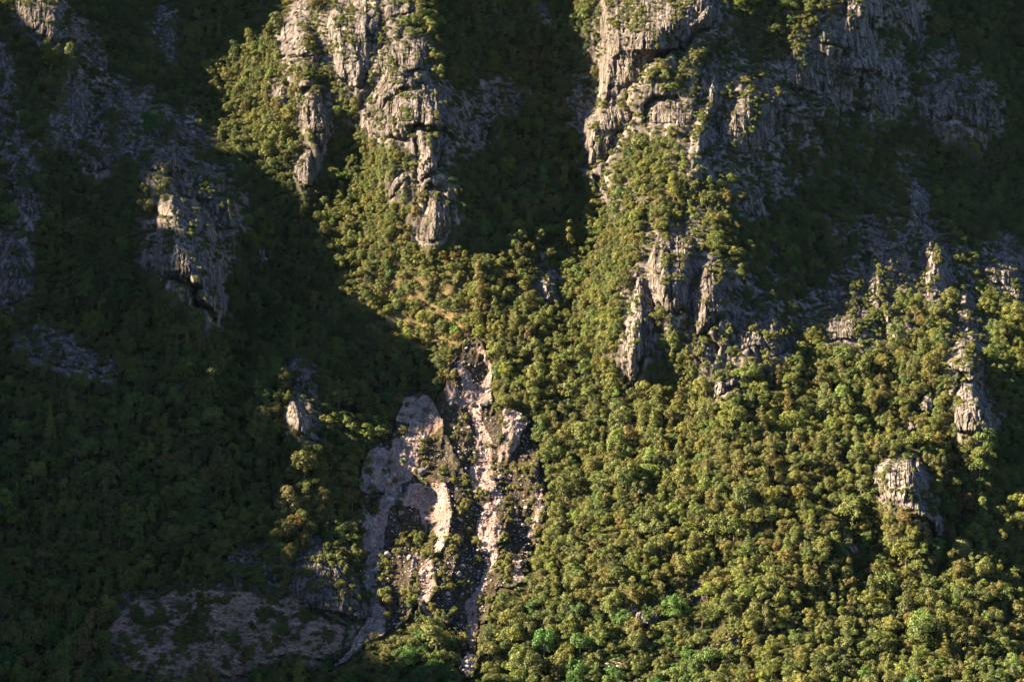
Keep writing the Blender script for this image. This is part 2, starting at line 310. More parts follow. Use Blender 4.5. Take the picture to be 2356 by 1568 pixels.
# ------------------------------------------------------------------ rock faces: outline, label, relief numbers
# P = how far the face stands out (m); L, R, T, B = how steeply it rises from each side (m per survey unit of about 0.27 m)
CRAGS = [
 ('cliff','shaded grey cliff with trees on its ledges in the photo\'s top left corner','cliff',dict(P=16,L=.5,R=.5),[(45,0),(130,0),(165,35),(200,85),(235,130),(237,150),(215,145),(185,115),(160,90),(120,105),(95,90),(60,70),(45,30)]),
 ('rock_outcrop','dim broken rock strip along the upper left edge of the photo','rock outcrop',dict(P=8),[(0,110),(15,115),(25,190),(30,260),(50,300),(40,330),(0,300)]),
 ('rock_outcrop','narrow ragged rock rib in shade, left of the streaked cliff','rock outcrop',dict(P=10),[(165,165),(180,190),(205,220),(200,270),(190,310),(165,335),(140,300),(130,285),(160,255),(165,200)]),
 ('cliff','vertically streaked grey cliff in shade above the dark wooded left slope','cliff',dict(P=18,R=.7),[(240,205),(285,210),(325,235),(340,255),(325,270),(290,290),(285,330),(260,375),(215,385),(195,350),(200,325),(240,315),(225,285),(240,260)]),
 ('cliff','long grey buttress falling to the right behind the sunlit stub pillar','cliff',dict(P=22,R=1.4,L=.35),[(375,270),(410,290),(470,320),(475,345),(500,380),(520,430),(535,450),(538,510),(520,515),(480,490),(455,460),(415,440),(385,395),(340,395),(320,345),(330,330),(360,330),(365,300)]),
 ('rock_outcrop','slim pale rock chute near the left edge below a lit treetop','rock outcrop',dict(P=9),[(20,355),(55,370),(65,400),(80,440),(90,490),(70,495),(50,475),(25,420),(15,380)]),
 ('rock_pillar','stubby rock pillar with a sunlit bushy top amid the dark left slope','rock pillar',dict(P=56,L=2.0,R=1.6,T=1.6,warm_lit=1),[(365,455),(375,448),(410,455),(440,480),(490,510),(505,535),(518,580),(520,620),(515,660),(520,690),(512,740),(505,775),(495,750),(480,715),(445,705),(440,660),(400,645),(365,630),(350,600),(352,560),(362,520)]),
 ('cliff','smooth streaked cliff cut by the left edge of the photo, at mid height','cliff',dict(P=16,R=.6),[(0,533),(30,545),(55,580),(75,640),(75,675),(40,690),(0,700)]),
 ('rock_outcrop','long low dark crag lying across the shaded left slope','rock outcrop',dict(P=9),[(45,795),(110,790),(160,790),(180,815),(250,830),(262,860),(240,865),(200,850),(150,845),(120,835),(60,820)]),
 ('rock_pillar','leaning curved rock fin standing behind a smaller lit rock spike','rock pillar',dict(P=20,L=.5,R=1.2,T=.6),[(668,838),(690,835),(710,855),(722,885),(735,930),(738,955),(725,950),(715,920),(690,900),(672,875)]),
 ('rock_pillar','small pointed lit rock spike in front of the leaning fin','rock pillar',dict(P=36,L=1.4,R=1.1,T=1.3,warm_lit=1),[(672,925),(680,920),(690,935),(710,955),(722,980),(730,1005),(725,1012),(700,1000),(668,985),(662,960)]),
 ('rock_outcrop','small crag alone in the bluish dark wood at the top, left of centre','rock outcrop',dict(P=10),[(358,25),(372,15),(400,35),(408,60),(400,80),(405,130),(378,130),(375,75),(358,50)]),
 ('rock_outcrop','tiny dim rock knob just right of the stubby pillar','rock outcrop',dict(P=6),[(595,570),(610,575),(620,605),(605,610),(590,600)]),
 ('rock_outcrop','grey chipped rock face beside the left scree chute near the bottom','rock outcrop',dict(P=12,R=.5),[(690,1290),(740,1265),(790,1285),(815,1330),(835,1370),(840,1410),(800,1420),(760,1400),(710,1390),(685,1340)]),
 ('earth_bank','wide brown bank of thin tilted beds, bare in the bottom left','earth bank',dict(P=7,bank=1,T=.2),[(245,1470),(260,1420),(290,1390),(330,1370),(365,1372),(410,1350),(470,1350),(520,1355),(600,1365),(685,1372),(720,1400),(770,1425),(800,1440),(790,1490),(750,1520),(650,1510),(600,1540),(560,1560),(470,1560),(370,1560),(300,1540)]),
 ('rock_outcrop','small bare rock patch among trees above the brown bedded bank','rock outcrop',dict(P=5),[(530,1280),(580,1272),(625,1278),(640,1300),(635,1335),(610,1330),(590,1300),(550,1300)]),
 ('rock_pillar','bright sunlit rock head near the top edge, left of centre','rock pillar',dict(P=24,L=.6,R=1.0,T=.5,warm_lit=1),[(655,60),(680,25),(700,30),(715,60),(725,100),(738,125),(730,140),(700,130),(670,122),(652,128),(650,90)]),
 ('rock_outcrop','short rock spike on the top edge just above the bright rock head','rock outcrop',dict(P=10),[(682,0),(712,0),(716,18),(700,26),(686,16)]),
 ('rock_outcrop','low grassy rock knob below the bright rock head','rock outcrop',dict(P=9),[(628,190),(645,178),(660,190),(662,210),(645,222),(630,215)]),
 ('rock_pillar','slender grey pinnacle with bushes, hanging below the bright rock head','rock pillar',dict(P=16,L=.8,R=1.0,T=.6),[(700,210),(725,205),(740,225),(752,280),(745,320),(735,345),(720,300),(695,290),(692,250)]),
 ('rock_pillar','lower broken pinnacle under the slender grey pinnacle','rock pillar',dict(P=14,L=.6,R=1.0),[(700,335),(715,345),(725,390),(715,430),(690,415),(675,385),(690,360)]),
 ('cliff','tall fluted cliff with a pale stripe touching the top edge, left of centre','cliff',dict(P=16,L=.5,R=.6,warm_lit=1),[(758,60),(770,20),(800,0),(870,0),(868,60),(855,80),(850,120),(845,160),(830,195),(800,185),(775,160),(760,120)]),
 ('rock_outcrop','dark rock patch on the top edge right of the pale striped cliff','rock outcrop',dict(P=9),[(882,0),(950,0),(950,30),(900,40),(890,60)]),
 ('cliff','upper tier of the broken central cliff, with bushes in its cracks','cliff',dict(P=18,L=.5,R=.8),[(875,120),(920,95),(970,105),(978,150),(968,165),(945,165),(955,200),(940,215),(925,200),(910,215),(895,220),(890,240),(868,255),(835,240),(855,215),(875,200),(880,170),(875,140)]),
 ('cliff','wide lower tier of the central cliff, with a rounded grey right shoulder','cliff',dict(P=20,L=.7,R=.7),[(870,260),(895,225),(940,200),(1000,200),(1045,235),(1090,265),(1110,295),(1095,330),(1075,325),(1050,310),(1030,290),(1010,295),(960,285),(955,305),(930,320),(905,315),(865,305),(855,280)]),
 ('cliff','tapering sunlit rock tongue hanging under the central cliff','cliff',dict(P=20,L=.7,R=.9,warm_lit=1),[(955,290),(990,285),(1015,300),(1040,320),(1020,335),(1010,365),(1000,390),(980,405),(968,420),(960,405),(965,350),(955,320)]),
 ('rock_outcrop','small slanted rock rib in the lit trees left below the rock tongue','rock outcrop',dict(P=8),[(925,395),(940,400),(920,430),(900,455),(895,440),(905,415)]),
 ('rock_outcrop','mossy rock knob straight below the tapering rock tongue','rock outcrop',dict(P=12,L=.6),[(985,430),(1010,440),(1030,470),(1030,520),(1010,550),(985,555),(967,545),(968,510),(980,480)]),
 ('rock_outcrop','faint rock patch in the middle of the dark central gully','rock outcrop',dict(P=6),[(1110,205),(1150,195),(1190,215),(1200,240),(1170,245),(1130,255),(1115,235)]),
 ('rock_outcrop','tiny rock fleck near the top edge in the dark central gully','rock outcrop',dict(P=6),[(1240,10),(1262,12),(1265,40),(1245,45)]),
 ('rock_outcrop','dim rock ledge squeezed between the dark gully and the great tower','rock outcrop',dict(P=8),[(1325,200),(1350,215),(1350,260),(1335,285),(1318,265)]),
 ('rock_tower','great grey rock tower with a bulging foot, top right of centre','rock tower',dict(P=46,L=1.6,R=.45,T=.5),[(1380,-40),(1640,-40),(1655,0),(1650,40),(1635,65),(1600,85),(1580,120),(1560,130),(1550,115),(1520,140),(1490,150),(1470,195),(1450,200),(1445,240),(1465,260),(1430,310),(1415,345),(1395,370),(1375,375),(1360,395),(1350,380),(1345,340),(1342,290),(1345,265),(1360,250),(1375,235),(1378,170),(1385,120)]),
 ('cliff','pinkish fluted overhang on the right shoulder of the great tower','cliff',dict(P=46,L=1.2,R=.8,T=.7,warm_lit=2),[(1560,20),(1600,10),(1650,-20),(1648,40),(1632,62),(1600,82),(1578,118),(1558,125),(1548,90)]),
 ('rock_outcrop','slanting rock rib under the bulging foot of the great tower','rock outcrop',dict(P=10),[(1365,400),(1390,410),(1405,440),(1415,480),(1400,480),(1385,455),(1370,430)]),
 ('cliff','grey slab between two tree clumps, right of the great tower','cliff',dict(P=5),[(1480,240),(1500,222),(1560,220),(1575,250),(1600,240),(1612,160),(1625,140),(1630,180),(1612,230),(1600,260),(1590,290),(1550,290),(1520,285),(1480,290)]),
 ('cliff','tall thin rock blade with a lit left edge, right of the great tower','cliff',dict(P=26,L=.9,R=.5,T=.5,warm_lit=1),[(1640,160),(1655,165),(1665,210),(1668,235),(1650,260),(1645,290),(1650,320),(1625,350),(1615,375),(1585,395),(1585,345),(1590,310),(1605,270),(1622,240),(1632,200)]),
 ('cliff','broad broken cliff band right of the tall thin rock blade','cliff',dict(P=13,R=.3),[(1665,280),(1690,250),(1700,230),(1740,200),(1800,195),(1820,215),(1890,225),(1900,245),(1870,250),(1820,245),(1790,260),(1785,300),(1760,330),(1740,345),(1720,345),(1695,345),(1670,325),(1662,290)]),
 ('rock_outcrop','rounded rock hump above the broad broken cliff band','rock outcrop',dict(P=12),[(1810,150),(1840,105),(1865,120),(1895,130),(1885,160),(1890,205),(1860,205),(1830,200),(1810,190)]),
 ('cliff','tall ragged cliff streaked with ochre, hanging from the top edge at right','cliff',dict(P=20,L=.6,R=.4,warm_lit=1),[(1945,-20),(2020,-20),(2028,55),(2005,40),(2005,80),(2015,110),(2060,130),(2065,160),(2050,180),(2010,160),(1985,155),(1965,165),(1940,165),(1935,140),(1945,110),(1900,100),(1890,90),(1900,55),(1940,50),(1950,30)]),
 ('cliff','grey lower half of the ochre streaked cliff at upper right','cliff',dict(P=16,L=.6,R=.4),[(1985,168),(2010,165),(2040,178),(2060,190),(2060,215),(2050,255),(2030,260),(2010,240),(2000,258),(1980,250),(1980,200)]),
 ('rock_outcrop','slim rock rib left of the grey lower half of the streaked cliff','rock outcrop',dict(P=9),[(1895,165),(1915,170),(1920,210),(1935,215),(1930,260),(1918,275),(1915,240),(1900,215)]),
 ('rock_outcrop','dark rock rib on the top edge, right of the ochre streaked cliff','rock outcrop',dict(P=10),[(2060,-10),(2110,-10),(2115,50),(2120,90),(2105,85),(2090,55),(2065,45)]),
 ('cliff','isolated cone shaped crag in the dark upper right corner','cliff',dict(P=18,L=.6,R=.5,T=.45),[(2195,90),(2205,120),(2195,150),(2180,160),(2200,175),(2250,190),(2270,215),(2290,265),(2285,290),(2265,290),(2230,285),(2195,265),(2180,275),(2150,265),(2143,245),(2155,210),(2170,180),(2175,145)]),
 ('rock_outcrop','small shadowed rock knob in the wood under the broad cliff band','rock outcrop',dict(P=8),[(1715,440),(1745,415),(1760,425),(1750,450),(1735,460),(1755,490),(1730,495),(1710,475)]),
 ('cliff','tall smooth rock tongue standing in dark trees at far right, mid height','cliff',dict(P=18,L=.8,R=.5,T=.35,warm_lit=1),[(2095,455),(2120,460),(2140,490),(2125,520),(2140,530),(2160,555),(2180,585),(2180,620),(2170,645),(2140,655),(2128,640),(2130,590),(2120,560),(2120,510),(2100,490)]),
 ('cliff','ragged grey cliff left of the tall smooth rock tongue','cliff',dict(P=14),[(2000,545),(2030,555),(2080,570),(2075,620),(2060,640),(2050,670),(2055,700),(2040,720),(2030,700),(2025,670),(2005,660),(2000,620),(2010,590)]),
 ('rock_outcrop','small upright rock nick left of the ragged grey cliff','rock outcrop',dict(P=7),[(1905,655),(1930,660),(1925,680),(1905,692)]),
 ('rock_outcrop','square rock face between the upright nick and the ragged cliff','rock outcrop',dict(P=9),[(1960,640),(1985,632),(1995,650),(1990,675),(1960,670)]),
 ('cliff','grey cliff cut by the right edge of the photo, at mid height','cliff',dict(P=13),[(2305,570),(2330,575),(2370,610),(2370,690),(2335,675),(2310,655),(2285,640),(2270,615),(2290,605)]),
 ('rock_outcrop','layered rock lump above the bright twin rocks on the right','rock outcrop',dict(P=10),[(2215,665),(2230,680),(2250,700),(2258,735),(2245,755),(2220,750),(2207,725),(2215,700)]),
 ('cliff','arched grey overhang low on the shaded right slope','cliff',dict(P=12),[(1915,740),(1930,715),(1960,705),(2000,715),(2015,740),(2015,770),(1970,775),(1920,775),(1912,760)]),
 ('rock_outcrop','small flat rock face right of the arched overhang','rock outcrop',dict(P=7),[(2045,735),(2090,735),(2095,755),(2060,760),(2045,785)]),
 ('cliff','dim fluted cliff left of the arched overhang','cliff',dict(P=11),[(1765,720),(1780,715),(1800,740),(1830,745),(1825,775),(1800,800),(1780,805),(1768,775)]),
 ('rock_tower','narrow tower with a brilliant sunlit left edge beside the green slope','rock tower',dict(P=24,L=1.0,R=.5,T=.6,warm_lit=1),[(1443,740),(1455,680),(1465,650),(1480,640),(1490,645),(1495,680),(1510,720),(1500,780),(1480,820),(1470,850),(1458,885),(1445,880),(1438,840),(1442,790)]),
 ('rock_tower','broad dull tower rising behind the one with the brilliant edge','rock tower',dict(P=22,L=1.1,R=.6,T=.5),[(1495,640),(1500,590),(1515,555),(1550,535),(1590,545),(1600,570),(1600,620),(1590,660),(1580,700),(1560,720),(1530,715),(1510,680),(1495,660)]),
 ('rock_tower','squat tower with a pale notched left side, right of the broad dull tower','rock tower',dict(P=20,L=1.0,R=.5,T=.4),[(1615,625),(1620,600),(1650,610),(1680,660),(1700,690),(1705,725),(1690,745),(1670,720),(1650,740),(1620,765),(1600,765),(1595,720),(1590,690),(1595,665)]),
 ('rock_outcrop','crumbling rock foot under the squat tower','rock outcrop',dict(P=9),[(1598,775),(1625,770),(1650,800),(1640,830),(1612,835),(1600,805)]),
 ('rock_outcrop','pointed rock scale right below the squat tower','rock outcrop',dict(P=8),[(1725,785),(1735,775),(1748,800),(1755,825),(1745,830),(1730,820)]),
 ('rock_outcrop','grassy lit rock rib at the foot of the tower group','rock outcrop',dict(P=8,L=.5),[(1640,890),(1660,850),(1690,855),(1700,880),(1670,900),(1645,915)]),
 ('rock_pillar','upper of the twin bright rocks standing in the right hand wood','rock pillar',dict(P=36,L=1.0,R=1.3,T=1.5,warm_lit=1),[(2186,820),(2195,808),(2205,795),(2222,790),(2245,805),(2254,830),(2252,860),(2235,868),(2225,870),(2210,850),(2195,845),(2188,835)]),
 ('rock_pillar','lower and larger of the twin bright rocks, half in shade','rock pillar',dict(P=40,L=.8,R=1.3,T=1.4,warm_lit=1),[(2205,905),(2212,880),(2250,890),(2262,920),(2280,935),(2290,960),(2288,990),(2270,1003),(2240,1000),(2210,985),(2198,965),(2195,935)]),
 ('rock_outcrop','small lit rock tooth left of the lower twin rock','rock outcrop',dict(P=9,L=.7,warm_lit=1),[(2112,940),(2118,918),(2135,907),(2148,920),(2150,940),(2120,945)]),
 ('rock_outcrop','thin stacked rock below the small lit tooth','rock outcrop',dict(P=8,L=.7,warm_lit=1),[(2085,985),(2090,960),(2100,953),(2100,985),(2090,995)]),
 ('rock_outcrop','tiny rock peg between the twin bright rocks','rock outcrop',dict(P=6,L=.7),[(2155,885),(2160,866),(2170,866),(2170,886)]),
 ('rock_outcrop','big sunlit jagged crag trailing downhill in the lower right wood','rock outcrop',dict(P=34,L=.8,R=1.1,T=1.0,warm_lit=1),[(2022,1100),(2035,1075),(2060,1075),(2090,1065),(2110,1075),(2135,1100),(2135,1125),(2128,1135),(2130,1150),(2145,1165),(2158,1200),(2155,1215),(2140,1220),(2125,1190),(2100,1185),(2080,1175),(2055,1155),(2035,1145),(2028,1125)]),
 ('rock_outcrop','little pinkish rock in the lit wood, down left of the jagged crag','rock outcrop',dict(P=9,warm_lit=2),[(1938,1228),(1940,1218),(1955,1222),(1962,1240),(1972,1258),(1962,1268),(1945,1250)]),
 ('rock_outcrop','upper thin rock splinter in the lit wood right of centre','rock outcrop',dict(P=8,warm_lit=1),[(1238,600),(1250,575),(1257,585),(1247,602)]),
 ('rock_outcrop','grey rock knob under the thin splinter in the lit central wood','rock outcrop',dict(P=12,L=.7,warm_lit=1),[(1240,625),(1262,617),(1280,630),(1282,655),(1280,680),(1272,695),(1255,690),(1250,675),(1240,655)]),
 ('rock_outcrop','pink rock scar in the wood above the terraces at the bottom','rock outcrop',dict(P=7,warm_lit=2),[(1456,1428),(1460,1415),(1490,1395),(1507,1400),(1505,1430),(1485,1440),(1465,1438)]),
 ('rock_outcrop','dark rock gap in the lit trees right above the pink scar','rock outcrop',dict(P=7),[(1575,1360),(1590,1340),(1612,1345),(1610,1370),(1590,1390),(1578,1385)]),
 ('earth_bank','shadowed brown bank in the bottom right wood','earth bank',dict(P=5,bank=1),[(1680,1440),(1720,1440),(1715,1460),(1680,1475),(1640,1500),(1620,1495),(1640,1465)]),
 ('rock_outcrop','scrubby rock slope between the tower group and the shaded cliffs','rock outcrop',dict(P=8),[(1700,760),(1740,735),(1765,760),(1760,800),(1735,790),(1710,800)]),
]
def swell(poly, k):
    cx = sum(q[0] for q in poly)/len(poly); cy = sum(q[1] for q in poly)/len(poly)
    return [(cx+(x-cx)*k, cy+(y-cy)*k) for x, y in poly]
def swell_by(n, l, poly):
    cx = sum(q[0] for q in poly)/len(poly); cy = sum(q[1] for q in poly)/len(poly)
    if 'great' in l or n == 'earth_bank' or 'stubby' in l: return 1.0
    if n == 'rock_tower': return 1.08
    if cx > 1700 and 540 < cy < 840: return 1.38
    return 1.14 if cy < 780 else 1.2
CRAGS = [(n, l, c, prm, swell(poly, swell_by(n, l, poly))) for n, l, c, prm, poly in CRAGS]
def run_len(a, axis, rev, s):
    a = a.T if axis == 0 else a
    a = a[:, ::-1] if rev else a
    out = np.zeros(a.shape); c = np.zeros(a.shape[0])
    for k in range(a.shape[1]):
        c = np.where(a[:, k], c+1, 0); out[:, k] = c
    out = out[:, ::-1] if rev else out
    return (out.T if axis == 0 else out)*s
def crag_base(ins, prm, s, nb):
    P = prm['P']; L = prm.get('L', .7); R = prm.get('R', .45); T = prm.get('T', .32); B = prm.get('B', 3.0)
    m = np.minimum(np.minimum(L*run_len(ins, 1, False, s), R*run_len(ins, 1, True, s)), np.minimum(T*run_len(ins, 0, False, s), B*run_len(ins, 0, True, s)))
    m = blur(m, nb+(5 if P > 15 else 0) if nb else 0)
    return m, P*(1-np.exp(-m/(P*.75)))
GMASK = np.zeros(PX.shape, np.float32); GPROT = np.zeros(PX.shape)
for _, _, _, prm, poly in CRAGS:
    a0 = max(0, int((min(q[0] for q in poly)-GX0)/GS)-2); a1 = int((max(q[0] for q in poly)-GX0)/GS)+3
    b0 = max(0, int((min(q[1] for q in poly)-GY0)/GS)-2); b1 = int((max(q[1] for q in poly)-GY0)/GS)+3
    ii = inpoly(PX[b0:b1, a0:a1], PY[b0:b1, a0:a1], poly)
    GMASK[b0:b1, a0:a1] = np.maximum(GMASK[b0:b1, a0:a1], ii)
    GPROT[b0:b1, a0:a1] = np.maximum(GPROT[b0:b1, a0:a1], crag_base(ii, prm, GS, 0)[1]*ii)
GD0 = GD.copy()                                   # hillside before the rock faces stand out of it
def spread_down(E, reach):
    """wooded ground runs up to the foot of every face and falls away below it"""
    out = E.copy(); cur = E.copy(); n = int(reach/GS)
    dec = E.max()/n
    for k in range(n):
        sh = np.vstack([cur[:1]*0, cur[:-1]])
        sh[:, 1:-1] = .06*sh[:, :-2]+.88*sh[:, 1:-1]+.06*sh[:, 2:]
        cur = np.maximum(E, sh-dec*.6-sh*.006); cur = np.maximum(cur, 0); out = np.maximum(out, cur)
    return out
GHALO = GMASK.astype(float)
for _ in range(150): GHALO = blur(GHALO, 1)
reg = .32*np.exp(-((PX-1850)/420)**2-((PY-330)/330)**2)+.24*np.exp(-((PX-1900)/280)**2-((PY-690)/90)**2)+.12*np.exp(-((PX-1570)/130)**2-((PY-690)/150)**2)+.10*np.exp(-((PX-330)/260)**2-((PY-330)/260)**2)+.12*np.exp(-((PX-950)/160)**2-((PY-280)/260)**2)
GROCK = sstep(.03, .33, 1.0*GHALO+reg+.30*fbm(PX/52, PY/75, 911, 4, .6)-.06)*(1-.4*sstep(1000, 1200, PY))
GD = GD-GROCK*(2.6*ridged(PX/16+.3*vnoise(PX/20, PY/30, 6), PY/110, 912, 3)+1.0*fbm(PX/22, PY/40, 913, 3)+1.0*fbm(PX/7, PY/20, 914, 2))
ESP = spread_down(GPROT, 280)
GD = GD-.85*blur(np.where(GMASK > .5, np.minimum(ESP, GPROT), ESP), 1)
GD = np.where(GMASK > .5, GD+3.5, GD)
def gsample(A, px, py):
    ix = np.clip(np.rint((np.asarray(px)-GX0)/GS).astype(int), 0, len(gx)-1); iy = np.clip(np.rint((np.asarray(py)-GY0)/GS).astype(int), 0, len(gy)-1)
    return A[iy, ix]

# ------------------------------------------------------------------ the landslide: bare soil, scree chutes, ribs
def za(*p): return [(801+x*.2404, 754+y*.2404) for x, y in p]
def zb(*p): return [(801+x*.2764, 1112+y*.2764) for x, y in p]
SLIDE = [(1082,762),(1100,785),(1122,815),(1138,850),(1133,880),(1132,930),(1135,960),(1160,950),(1190,942),(1218,965),(1225,1000),(1238,1040),(1252,1090),(1256,1170),(1244,1230),(1215,1290),(1200,1345),(1150,1350),(1125,1400),(1105,1440),(1098,1490),(1100,1540),(1075,1562),(1050,1540),(1062,1490),(1040,1430),(985,1420),(960,1385),(925,1440),(890,1450),(850,1480),(795,1525),(752,1540),(800,1495),(828,1445),(838,1390),(826,1300),(824,1200),(826,1100),(850,1040),(890,1010),(910,965),(930,912),(975,905),(1005,925),(1022,900),(1030,860),(1058,810)]
SCREES = [za((500,680),(560,650),(690,650),(780,660),(880,800),(910,920),(820,1000),(700,1060),(690,1180),(650,1350),(600,1440),(430,1540),(130,1568),(100,1400),(200,1160),(300,1130),(400,1180),(420,1090),(560,1000),(600,920),(460,900)),
 za((1200,170),(1280,200),(1400,330),(1400,410),(1360,470),(1370,700),(1340,720),(1240,790),(1330,1000),(1370,1050),(1360,1300),(1440,1568),(1200,1568),(1170,1370),(1220,1280),(1230,1050),(1180,850),(1110,750),(950,700),(920,520),(1010,540),(1080,650),(1100,620),(1040,330),(1080,310),(1130,420),(1250,620),(1270,560),(1330,440),(1280,250)),
 za((1480,800),(1590,790),(1700,830),(1710,900),(1650,1010),(1640,1100),(1560,1200),(1440,1300),(1430,1180),(1500,1100),(1490,950)),
 zb((430,0),(450,130),(350,180),(330,330),(300,450),(280,590),(215,700),(230,820),(260,900),(260,990),(310,1050),(300,1240),(200,1300),(0,1460),(-150,1540),(0,1380),(150,1160),(170,1020),(150,920),(130,800),(140,680),(200,580),(130,560),(110,180),(180,250),(240,280),(260,180),(300,100),(350,0)),
 zb((450,130),(520,0),(640,20),(620,100),(680,20),(810,0),(850,120),(860,260),(830,350),(820,450),(770,560),(690,620),(715,740),(740,860),(680,940),(640,1000),(700,1100),(690,1140),(620,1050),(570,980),(620,880),(580,760),(650,640),(720,560),(760,480),(700,350),(650,270),(640,420),(600,300),(600,200),(500,200),(400,260)),
 zb((540,620),(600,480),(590,600),(560,740),(500,820),(530,700)),
 zb((1160,0),(1250,50),(1310,120),(1290,180),(1180,200),(1240,280),(1320,380),(1270,450),(1210,540),(1260,600),(1240,640),(1170,720),(1160,800),(1120,900),(1080,980),(1070,1100),(1080,1180),(1030,1340),(980,1310),(1000,1150),(980,1000),(1060,900),(1130,760),(1180,620),(1070,470),(1060,360),(1140,200),(1200,110)),
 zb((940,1480),(1010,1420),(1060,1480),(1050,1560),(990,1590)),
 zb((1560,40),(1615,0),(1620,200),(1560,350),(1500,480),(1480,430),(1560,280)),
 zb((1350,560),(1400,600),(1460,800),(1360,830),(1380,700)),
 zb((360,1220),(490,1100),(460,1160),(400,1200))]
RIBS = [(zb((700,-60),(810,0),(850,120),(862,250),(830,450),(770,560),(700,620),(718,740),(745,860),(690,960)), 7, 28),
        (zb((1560,-60),(1615,0),(1625,200),(1560,350),(1500,490)), 3.5, 20),
        (za((780,640),(880,800),(915,930),(905,1040)), 6, 22),
        (za((1700,830),(1720,900),(1660,1040)), 4, 16),
        (za((960,1050),(1010,1200),(1080,1300),(1130,1450)), 6, 24), (zb((560,150),(590,400),(540,640),(500,900)), 3, 18), (za((960,560),(1060,760),(1180,960)), 3.5, 18), (zb((960,150),(930,420),(900,700)), 3.5, 20)]
CHUTES = [(zb((380,0),(300,300),(190,640),(200,900),(230,1100),(60,1400)), 2.0, 20), (za((1330,330),(1130,700),(1280,1000),(1300,1400)), 2.2, 18), (zb((1230,150),(1150,420),(1190,600),(1080,850),(1030,1100),(1010,1350)), 2.0, 18)]
gslide = inpoly(PX, PY, SLIDE).astype(np.float32)
gscree = np.zeros(PX.shape, np.float32)
for p in SCREES: gscree = np.maximum(gscree, inpoly(PX, PY, p))
GSLIDE, GSCREE = gslide.copy(), gscree.copy()
def slide_surface(px, py):
    """how far the bare slope stands in front of the wooded hillside (m)"""
    h = np.zeros(px.shape)
    for pts, amp, w in RIBS:
        d, s = segdist(px, py, pts)
        h += amp*np.exp(-d/np.where(s > 0, w*.45, w*1.3))
    for pts, amp, w in CHUTES:
        d, s = segdist(px, py, pts); h -= amp*np.exp(-(d/w)**2)
    X = px*.25; Z = py*.25
    wv, dx, dy, e = worley(X/2.6, Z/2.2, 46)
    blk = sstep(-.05, .3, fbm(X/16, Z/22, 47, 3))
    h += blk*(1.5*(wv-.5)+1.1*(wv-.5)*dx-.7*np.exp(-e/.1))
    h += 2.0*fbm(X/14, Z/22, 41, 4)+1.3*ridged(X/6+Z/30+.3*vnoise(X/6, Z/6, 3), Z/24, 42, 4)+1.25*fbm(X/2.8, Z/3.6, 43, 4, .6)+.5*ridged(X/1.6, Z/4.5, 44, 2)
    return h

# hillside stands back under the slide
GD += 3.0*blur(gslide, 2)
# steep tree-covered hillside mesh
def build_terrain():
    V = point(PX, PY, GD+.5*fbm(PX/9, PY/9, 77, 2)).reshape(-1, 3)
    n0, n1 = PX.shape
    idx = np.arange(n0*n1).reshape(n0, n1)
    F = grid_faces(idx, np.ones((n0-1, n1-1), bool))
    dry = np.zeros(PX.shape)
    for cx, cy, rx, ry, k in ((950,735,110,60,1.0),(880,690,90,60,.7),(1020,745,60,40,1.0),(850,622,14,6,1.6),(1680,880,50,40,.7),(1000,640,160,110,.35),(1300,1180,40,60,.5),(1660,830,60,60,.6),(1890,1010,60,30,.3)):
        dry += k*np.exp(-((PX-cx)/rx)**2-((PY-cy)/ry)**2)
    dry = np.clip(dry*(1+.6*fbm(PX/25, PY/25, 5, 3)), 0, 1)
    o = mesh_obj('mountain_side', V, F, M_GROUND, True, {'dry': dry, 'rocky': GROCK}); o['kind'] = 'structure'
    return dry
GDRY = build_terrain()

def build_slide():
    s = 2.0
    xs = np.arange(735, 1275, s); ys = np.arange(750, 1575, s)
    X, Y = np.meshgrid(xs, ys)
    wx = X+16*fbm(X/26, Y/30, 51, 4, .6); wy = Y+14*fbm(X/26, Y/26, 52, 4, .6)
    ins = inpoly(wx, wy, SLIDE).astype(float)
    soft = blur(ins, 6)
    sc = np.zeros(X.shape)
    w2x = X+8*fbm(X/18, Y/34, 53, 4, .65); w2y = Y+12*fbm(X/16, Y/16, 54, 4, .65)
    for p in SCREES: sc = np.maximum(sc, inpoly(w2x, w2y, p))
    sc = blur(sc, 3)
    off = slide_surface(X, Y)
    edge = sstep(.05, .6, soft)
    pr = -5+edge*(8.2+off)
    V = point(X, Y, depth(X, Y)-pr).reshape(-1, 3)
    keep = (ins[:-1, :-1]+ins[1:, 1:]+blur(ins, 3)[:-1, :-1]) > .02
    F = grid_faces(np.arange(X.size).reshape(X.shape), keep)
    V, F, A = compact(V, F, {'scree': sc.ravel()})
    o = mesh_obj('landslide_slope', V, F, M_SCREE, True, A); o['kind'] = 'structure'
build_slide()
def slide_depth(px, py):
    px = np.atleast_1d(np.asarray(px, float)); py = np.atleast_1d(np.asarray(py, float))
    return depth(px, py)-3.2-slide_surface(px, py)

